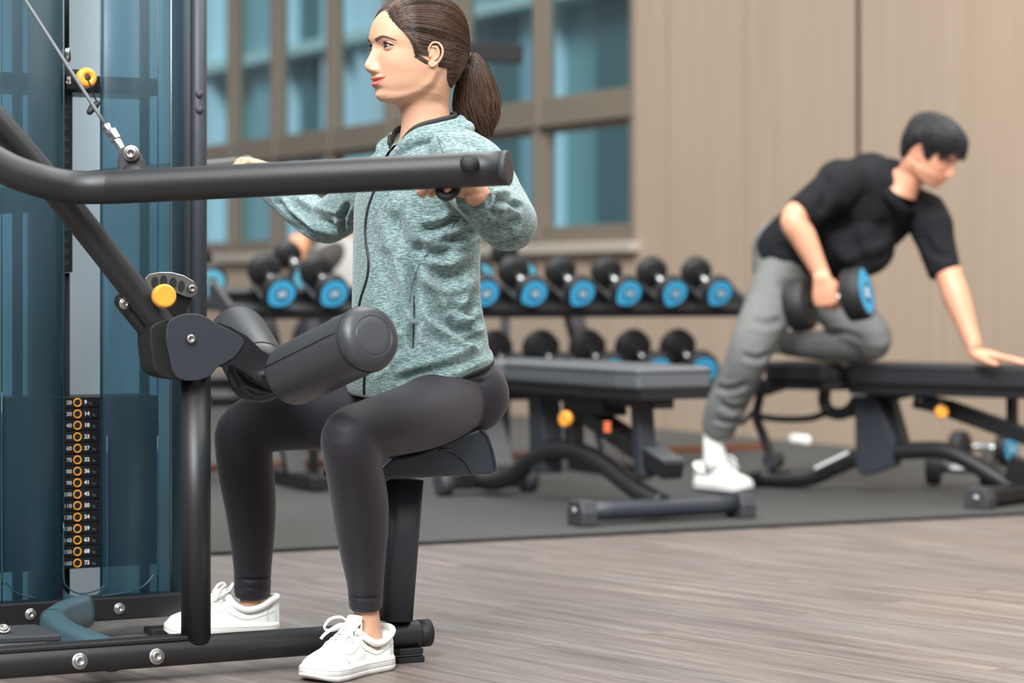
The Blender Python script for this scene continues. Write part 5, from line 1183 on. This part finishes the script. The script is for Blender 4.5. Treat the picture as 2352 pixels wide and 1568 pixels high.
    mb.build('sole_line', M['sline'], so_)
    return up_
hN = V((890-CX)/FPX*4.555, 4.565, 0); make_shoe(woman, hN, V(-.62, -.78, 0), .228, .001, 'shoe', 1)
hF_ = V((641-CX)/FPX*5.0, 5.005, 0); make_shoe(woman, hF_, V(-.985, -.17, 0), .238, .001, 'shoe', -1)
# ================================================================ the man on the right bench
M['skin2'] = skin_mat('tan skin', 'd79a7c'); M['hair2'] = mat('black hair', '17161a', .45, spec=.5, noise=(60, '2b292d', .2))
M['polo'] = mat('black knitted cotton', '151517', .9, spec=.2, noise=(220, '1f2023', .25), bump=(30, .3, .005)); M['sweat'] = mat('mid grey jersey', '6b6b69', .9, spec=.15, noise=(180, '7d7d7b', .25), bump=(14, .5, .014))
M['sock'] = mat('white ribbed cotton', 'eeece6', .85)
def head_axes(psi, dl, sx=1):
    f_ = V(math.cos(dl)*math.cos(psi)*sx, -math.cos(dl)*math.sin(psi), -math.sin(dl)); u = V(math.sin(dl)*math.cos(psi)*sx, -math.sin(dl)*math.sin(psi), math.cos(dl)); return f_, np.cross(u, f_), u
fm, lm, um = head_axes(math.radians(33), math.radians(32)); SM = 1.0
EM = P(2113, 352, 7.95); HOm = EM+lm*.0795-um*.0954
def HM(v): v = np.asarray(v); return HOm+v[..., :1]*fm+v[..., 1:2]*lm+v[..., 2:3]*um
_keep = ROWS; ROWS = ROWS[:-3]; hv2, hf2, lip2, bl2 = make_head(None, None, True); ROWS = _keep
parts = [(HM(hv2*SM), hf2)]
for s in (1, -1):
    e = ev.copy()*.95; e[:, 0] += .003; e[:, 1] = (e[:, 1]+.0715)*s; e[:, 2] += .0905; parts.append((HM(e*SM), [q if s > 0 else q[::-1] for q in ef]))
RS = P(1955, 414, 8.08); LS = P(2128, 488, 8.16); RE = P(1824, 507, 7.98); RW = P(1892, 648, 7.955); LE = P(2182, 645, 8.06); LW = P(2236, 797, 7.98)
bm_ = MB()
for S, E, W_ in ((RS, RE, RW), (LS, LE, LW)):
    bm_.tube(cr([S, (S+E)/2, E, E*.7+W_*.3, E*.3+W_*.7, W_], 5), cr([.05, .050, .045, .045, .034, .028], 5)[:, 0], 24, round_cap=True)
bm_.tube(cr([P(1850, 610, 8.4), P(1950, 525, 8.28), P(2030, 455, 8.14), P(2060, 425, 8.09)], 4), cr([.09, .09, .075, .05], 4)[:, 0], 24, round_cap=True)
bm_.tube([P(1642, 990, 8.42), P(1640, 1040, 8.43), P(1642, 1090, 8.42)], .036, 16)
bm_.tube(cr([P(1850, 610, 8.4), P(1806, 640, 8.38), P(1720, 830, 8.26), P(1652, 980, 8.41), P(1642, 1010, 8.42)], 4), .032, 14, round_cap=True)
parts.append(mesh_arrays(vox(bm_, .006, 5)))
dax = nrm(V(.166, -.078, .034)); DC = P(1902, 694, 7.93)
Xh = nrm(V(.05, 0, -1)); Xh = nrm(Xh-dax*np.dot(Xh, dax)); Bh = nrm(np.cross(dax, Xh)); Bh = Bh if Bh[1] < 0 else -Bh
hb = MB(); w_ = DC-Xh*.079+Bh*.026
add_hand(hb, w_, Xh, Bh, dax, [(1.05, 1.25, .75), (1.1, 1.3, .8), (1.15, 1.3, .8), (1.2, 1.3, .8)], THUMB_WRAP, 1.08, .02, forearm=RW*.6+w_*.4)
parts.append(mesh_arrays(vox(hb, .0018, 4)))
hb = MB(); PZ = .458; wl = P(2238, 800, 7.98); wl = V(wl[0], wl[1], PZ+.042)
add_hand(hb, wl, V(.93, -.30, -.16), V(.15, 0, 1), V(-.3, -.93, 0), [(.02, .10, .06), (.02, .08, .05), (.02, .08, .05), (.02, .10, .06)], [(.012, .018, -.006), (.030, .040, -.012), (.046, .058, -.016), (.066, .066, -.020), (.078, .068, -.021)], 1.08, .11, forearm=LW)
parts.append(mesh_arrays(vox(hb, .0018, 4)))
man = person_body('person', parts, M['skin2'], lip2*.35, bl2*1.5)
tag(man, 'man in black polo shirt kneeling on the right bench, lifting a dumbbell', 'person')
face_extras(man, HM, SM)
# shirt
sh = MB()
sidv = lambda k: nrm((LS-RS)*k+(P(1850, 630, 8.52)-P(1805, 615, 8.33))*(1-k))
pp = cr([P(1806, 608, 8.43), P(1824, 590, 8.41), P(1872, 560, 8.36), P(1945, 520, 8.27), P(2005, 466, 8.18), P(2042, 430, 8.12), P(2066, 402, 8.07)], 5)
rr_ = cr([(.150, .122), (.155, .132), (.160, .142), (.172, .145), (.178, .130), (.125, .095), (.070, .062)], 5)
sh.tube(pp, rr_, 40, side=np.array([sidv(min(1, k*1.15)) for k in np.linspace(0, 1, len(pp))]), power=2.2)
CR_ = P(1836, 499, 7.99); CL_ = P(2171, 636, 8.07)
sh.tube(cr([RS+nrm(RS-CR_)*.03, RS*.75+CR_*.25, (RS+CR_)/2, CR_], 4), cr([.060, .078, .072, .060], 4)[:, 0], 28); sh.tube(cr([LS+nrm(LS-CL_)*.03, LS*.75+CL_*.25, (LS+CL_)/2, CL_], 4), cr([.060, .076, .066, .056], 4)[:, 0], 28)
sh.tube([RS, LS], .062, 20, round_cap=True); sh.ell(P(1998, 412, 8.2), (.095, .10, .085)); sh.ell(P(1930, 430, 8.2), (.09, .09, .09)); sh.ell(P(1975, 575, 8.14), (.12, .10, .10))
sm_ = vox(sh, .006, 16); folds(sm_, [([(1900, 470), (1960, 560), (1980, 640)], .03, -.014), ([(1870, 540), (1900, 600), (1960, 640)], .025, -.012), ([(2090, 520), (2040, 590), (1960, 610)], .025, -.012), ([(2060, 500), (2000, 560), (1900, 570)], .03, -.01), ([(1790, 560), (1820, 600), (1850, 630)], .02, -.01), ([(1890, 400), (1900, 450), (1880, 500)], .02, -.01), ([(2120, 540), (2140, 580), (2180, 600)], .015, -.008)])
finish(sm_, M['polo']); shirt = link('polo_shirt', sm_, man); shirt['label'] = 'black short-sleeved polo shirt'
nb_ = HOm-fm*.022-um*.088; k_ = np.arange(36)/36*2*math.pi; ring = []
for t in k_: ring.append(nb_+fm*math.cos(t)*.066+lm*math.sin(t)*.064-um*(.030*max(0, math.cos(t))**1.5)+um*.012*max(0, -math.cos(t)))
mb = MB(); mb.tube(ring, [(.006, .019)]*36, 12, closed=True); mb.build('collar', M['polo'], shirt)
bsh = bvh_of(sm_)
for px, py in ((2064, 466), (2063, 480)):
    q = snap(bsh, px, py, .004); mb = MB(); mb.lathe([(0, .0065), (.002, .006), (.003, .003), (.003, 0)], q if q is not None else P(px, py, 7.95), V(0, -1, 0), 16); mb.build('button', M['white'], shirt)
# trousers
pn = MB(); hR = P(1806, 622, 8.36); hL = P(1848, 635, 8.50)
pn.tube(cr([P(1800, 575, 8.44), P(1808, 610, 8.44), P(1818, 660, 8.44)], 4), cr([(.140, .108), (.155, .120), (.140, .110)], 4), 32, side=hL-hR, round_cap=True)
pn.ell(P(1790, 620, 8.45), (.085, .10, .11))
pn.tube(cr([hR, P(1775, 700, 8.30), P(1735, 780, 8.24), P(1716, 830, 8.25), P(1690, 890, 8.32), P(1662, 950, 8.38), P(1648, 998, 8.42)], 5), cr([.100, .094, .080, .074, .073, .068, .058], 5)[:, 0], 28)
pn.tube(cr([hL, P(1905, 690, 8.40), P(1965, 745, 8.30), P(2002, 783, 8.24), P(1985, 797, 8.27), P(1920, 800, 8.35), P(1850, 797, 8.44), P(1800, 793, 8.50)], 5), cr([.098, .092, .082, .072, .062, .056, .050, .044], 5)[:, 0], 28)
pm = vox(pn, .007, 7); folds(pm, [([(1700, 820), (1740, 830), (1770, 815)], .012, -.010), ([(1650, 930), (1680, 945), (1710, 940)], .012, -.012), ([(1640, 965), (1665, 975), (1695, 970)], .010, -.010), ([(1780, 650), (1830, 680), (1850, 720)], .02, -.012), ([(1640, 895), (1680, 900), (1720, 885)], .012, -.010), ([(1720, 740), (1760, 750), (1800, 740)], .015, -.008), ([(1870, 780), (1930, 770), (1990, 790)], .012, -.008)])
finish(pm, M['sweat']); tr_o = link('trousers', pm, man); tr_o['label'] = 'loose grey sweatpants'
mb = MB(); mb.tube([P(1642, 992, 8.42), P(1640, 1030, 8.43), P(1642, 1060, 8.425), P(1646, 1085, 8.42)], [.038, .038, .041, .044], 20); mb.build('sock', M['sock'], man)
hm_ = V((1602-CX)/FPX*8.50, 8.50, 0); make_shoe(man, hm_, V(.64, -.77, 0), .25, .009, 'shoe', 1, sc=1.12)
# shoe of the kneeling leg, behind the trousers
mb = MB(); mb.tube(cr([P(1806, 793, 8.50), P(1780, 790, 8.53), P(1762, 770, 8.54)], 4), [.036, .038, .040, .042, .042, .040, .038, .034, .03], 18, round_cap=True); mb.build('shoe', M['shoe'], man)
# hair
b3 = np.stack([a, l, z], 2)
HMt = [0, 25, 45, 60, 66, 74, 84, 92, 104, 115, 130, 180]; HMz = [.176, .168, .150, .122, .085, .088, .108, .116, .108, .08, .045, .035]
ov = z-np.interp(np.degrees(np.abs(thg)), HMt, HMz); tk = np.clip(ov/.02, 0, 1)**.5*.008-.0006+.006*np.clip((z-.12)/.06, 0, 1)
h3 = (b3+rad*tk[:, :, None]).reshape(-1, 3); h3 = h3+rad.reshape(-1, 3)*(vnoise(h3, 70)*.006*(ov.reshape(-1) > .01))[:, None]
kp_ = (ov.reshape(-1)[f3] > -.001).all(1) if False else None
ii = np.arange(nr-1)[:, None]; jj = np.arange(nc)[None]; jj2 = (jj+1) % nc; f3 = np.stack([ii*nc+jj, ii*nc+jj2, (ii+1)*nc+jj2, (ii+1)*nc+jj], 2).reshape(-1, 4)
kp_ = (ov.reshape(-1)[f3] > -.001).all(1) & (z.reshape(-1)[f3].min(1) > .025)
mh = link('hair', finish(np_mesh('hair', HM(h3*SM), f3[kp_]), M['hair2']), man)
WH = nrm(V(-.55, -.1, .83)); ps = []
sd_ = (h3-cc); sr_ = np.linalg.norm(sd_, axis=1); sdn = sd_/sr_[:, None]; sel = np.where(ov.reshape(-1) > -.002)[0]; kd2 = KDTree(len(sel)); [kd2.insert(Vector(sdn[q]), int(q)) for q in sel]; kd2.balance()
for k in range(1500):
    t0 = math.radians(rng.normal()*48 if rng.random() < .6 else rng.uniform(-180, 180)); front = abs(t0) < math.radians(52)
    zt_ = np.interp(math.degrees(abs(t0)), HMt, HMz)-(rng.uniform(.0, .042)*(.45+.8*abs(math.sin(math.degrees(t0)*.11))) if front else .004)
    row = np.argmin(np.abs(z[:, int((t0/math.pi+1)/2*nc) % nc]-zt_)); p1 = b3[row, int((t0/math.pi+1)/2*nc) % nc]; d1 = nrm(p1-cc); d0 = nrm(WH+rng.normal(size=3)*.22); om = math.acos(np.clip(np.dot(d0, d1), -1, 1))
    if om < .2: continue
    lift = rng.uniform(.001, .008); cl_ = .5+.5*math.sin(t0*23); q = []
    for t in np.linspace(0, 1, 12):
        d = (math.sin((1-t)*om)*d0+math.sin(t*om)*d1)/math.sin(om); r_ = kd2.find(Vector(d)); rr0 = sr_[r_[1]]; q.append(cc+d*(rr0+lift+(.010*max(0, t-.7)/.3 if front else 0)))
    ps.append(HM(np.array(q)*SM))
v, f = strands(ps, .0014, .0007); link('fringe', finish(np_mesh('fringe', v, f), M['hair2']), mh)
make_dumbbell(DC, dax, up3, .088, .135, .072, 'large black dumbbell with blue face held in the man\'s right hand', None, num='32', tilt=95)
# ================================================================ blurred person beyond the rack
YT = 11.0; parts = []
f4, l4, u4 = head_axes(math.radians(60), math.radians(25), 1); HO4 = P(770, 505, YT)
ROWS = ROWS[:-3]; hv4, hf4, lp4, bl4 = make_head(None, None, True)
W4 = lambda v: HO4+v[..., :1]*f4+v[..., 1:2]*l4+v[..., 2:3]*u4
parts.append((W4(hv4), hf4)); b4 = MB()
b4.tube(cr([P(772, 590, YT), P(715, 640, YT-.1), P(690, 668, YT-.2), P(686, 630, YT-.25), P(686, 585, YT-.25)], 4), cr([.05, .042, .040, .034, .030], 4)[:, 0], 18, round_cap=True)
b4.tube(cr([P(800, 560, YT+.1), P(800, 640, YT+.1), P(800, 760, YT+.1)], 4), .11, 18, round_cap=True)
for s in (-.1, .12): b4.tube(cr([P(800, 770, YT)+V(s, 0, 0), P(760, 780, YT-.4)+V(s, 0, 0), P(765, 1010, YT-.35)+V(s, 0, 0)], 4), .06, 16, round_cap=True)
parts.append(mesh_arrays(vox(b4, .008, 4)))
hb = MB(); add_hand(hb, P(686, 592, YT-.25), V(0, 0, 1), V(0, -1, 0), V(1, 0, 0), [(1.4, 1.5, .8)]*4, THUMB_WRAP, 1.05, .02); parts.append(mesh_arrays(vox(hb, .003, 3)))
p3_ = person_body('person', parts, mat('warm tan skin far', 'c98a66', .5)); tag(p3_, 'blurred person in light grey shirt beyond the rack, under the woman\'s far arm', 'person')
mb = MB(); mb.tube(cr([P(790, 540, YT+.1), P(798, 590, YT+.08), P(806, 680, YT+.08), P(806, 800, YT+.08)], 4), cr([(.08, .07), (.19, .13), (.18, .14), (.18, .14)], 4), 24, side=V(1, 0, 0), round_cap=True); mb.build('shirt', mat('light grey cotton', 'a3a09a', .9), p3_)
mb = MB(); mb.tube(cr([P(776, 588, YT), P(745, 600, YT-.05), P(722, 618, YT-.1)], 4), .062, 18, round_cap=True); mb.build('sleeve', mat('charcoal cotton', '3d3a38', .9), p3_)
mb = MB()
for s in (-.1, .12): mb.tube(cr([P(800, 770, YT)+V(s, 0, 0), P(760, 780, YT-.4)+V(s, 0, 0), P(765, 975, YT-.35)+V(s, 0, 0)], 4), .075, 16, round_cap=True)
mb.build('trousers', M['polo'], p3_)
h4 = np.where(True, h3, h3); link('hair', finish(np_mesh('hair', W4(h3), f3[kp_]), mat('dark brown-black hair', '2a2324', .6)), p3_)
st_ = prism_xy([P(740, 900, YT-.1)*V(1, 1, 0)+V(0, 0, 0)+q for q in (V(0, .04, 0), V(.3, .04, 0), V(.3, .4, 0), V(0, .4, 0))], .008, .37).build('plyo_box', M['black'], bevel=.01); tag(st_, 'low black box the blurred person behind the rack sits on', 'box')

# everything that stands on the rubber flooring is lifted onto its surface
for o in list(COL.objects):
    if o.parent is None and o.get('label') and o.type in ('EMPTY', 'MESH') and o.get('kind') is None:
        if o in (woman, mc, tw, rm) or o.name.startswith('plyo'): continue
        o.location.z += .0085
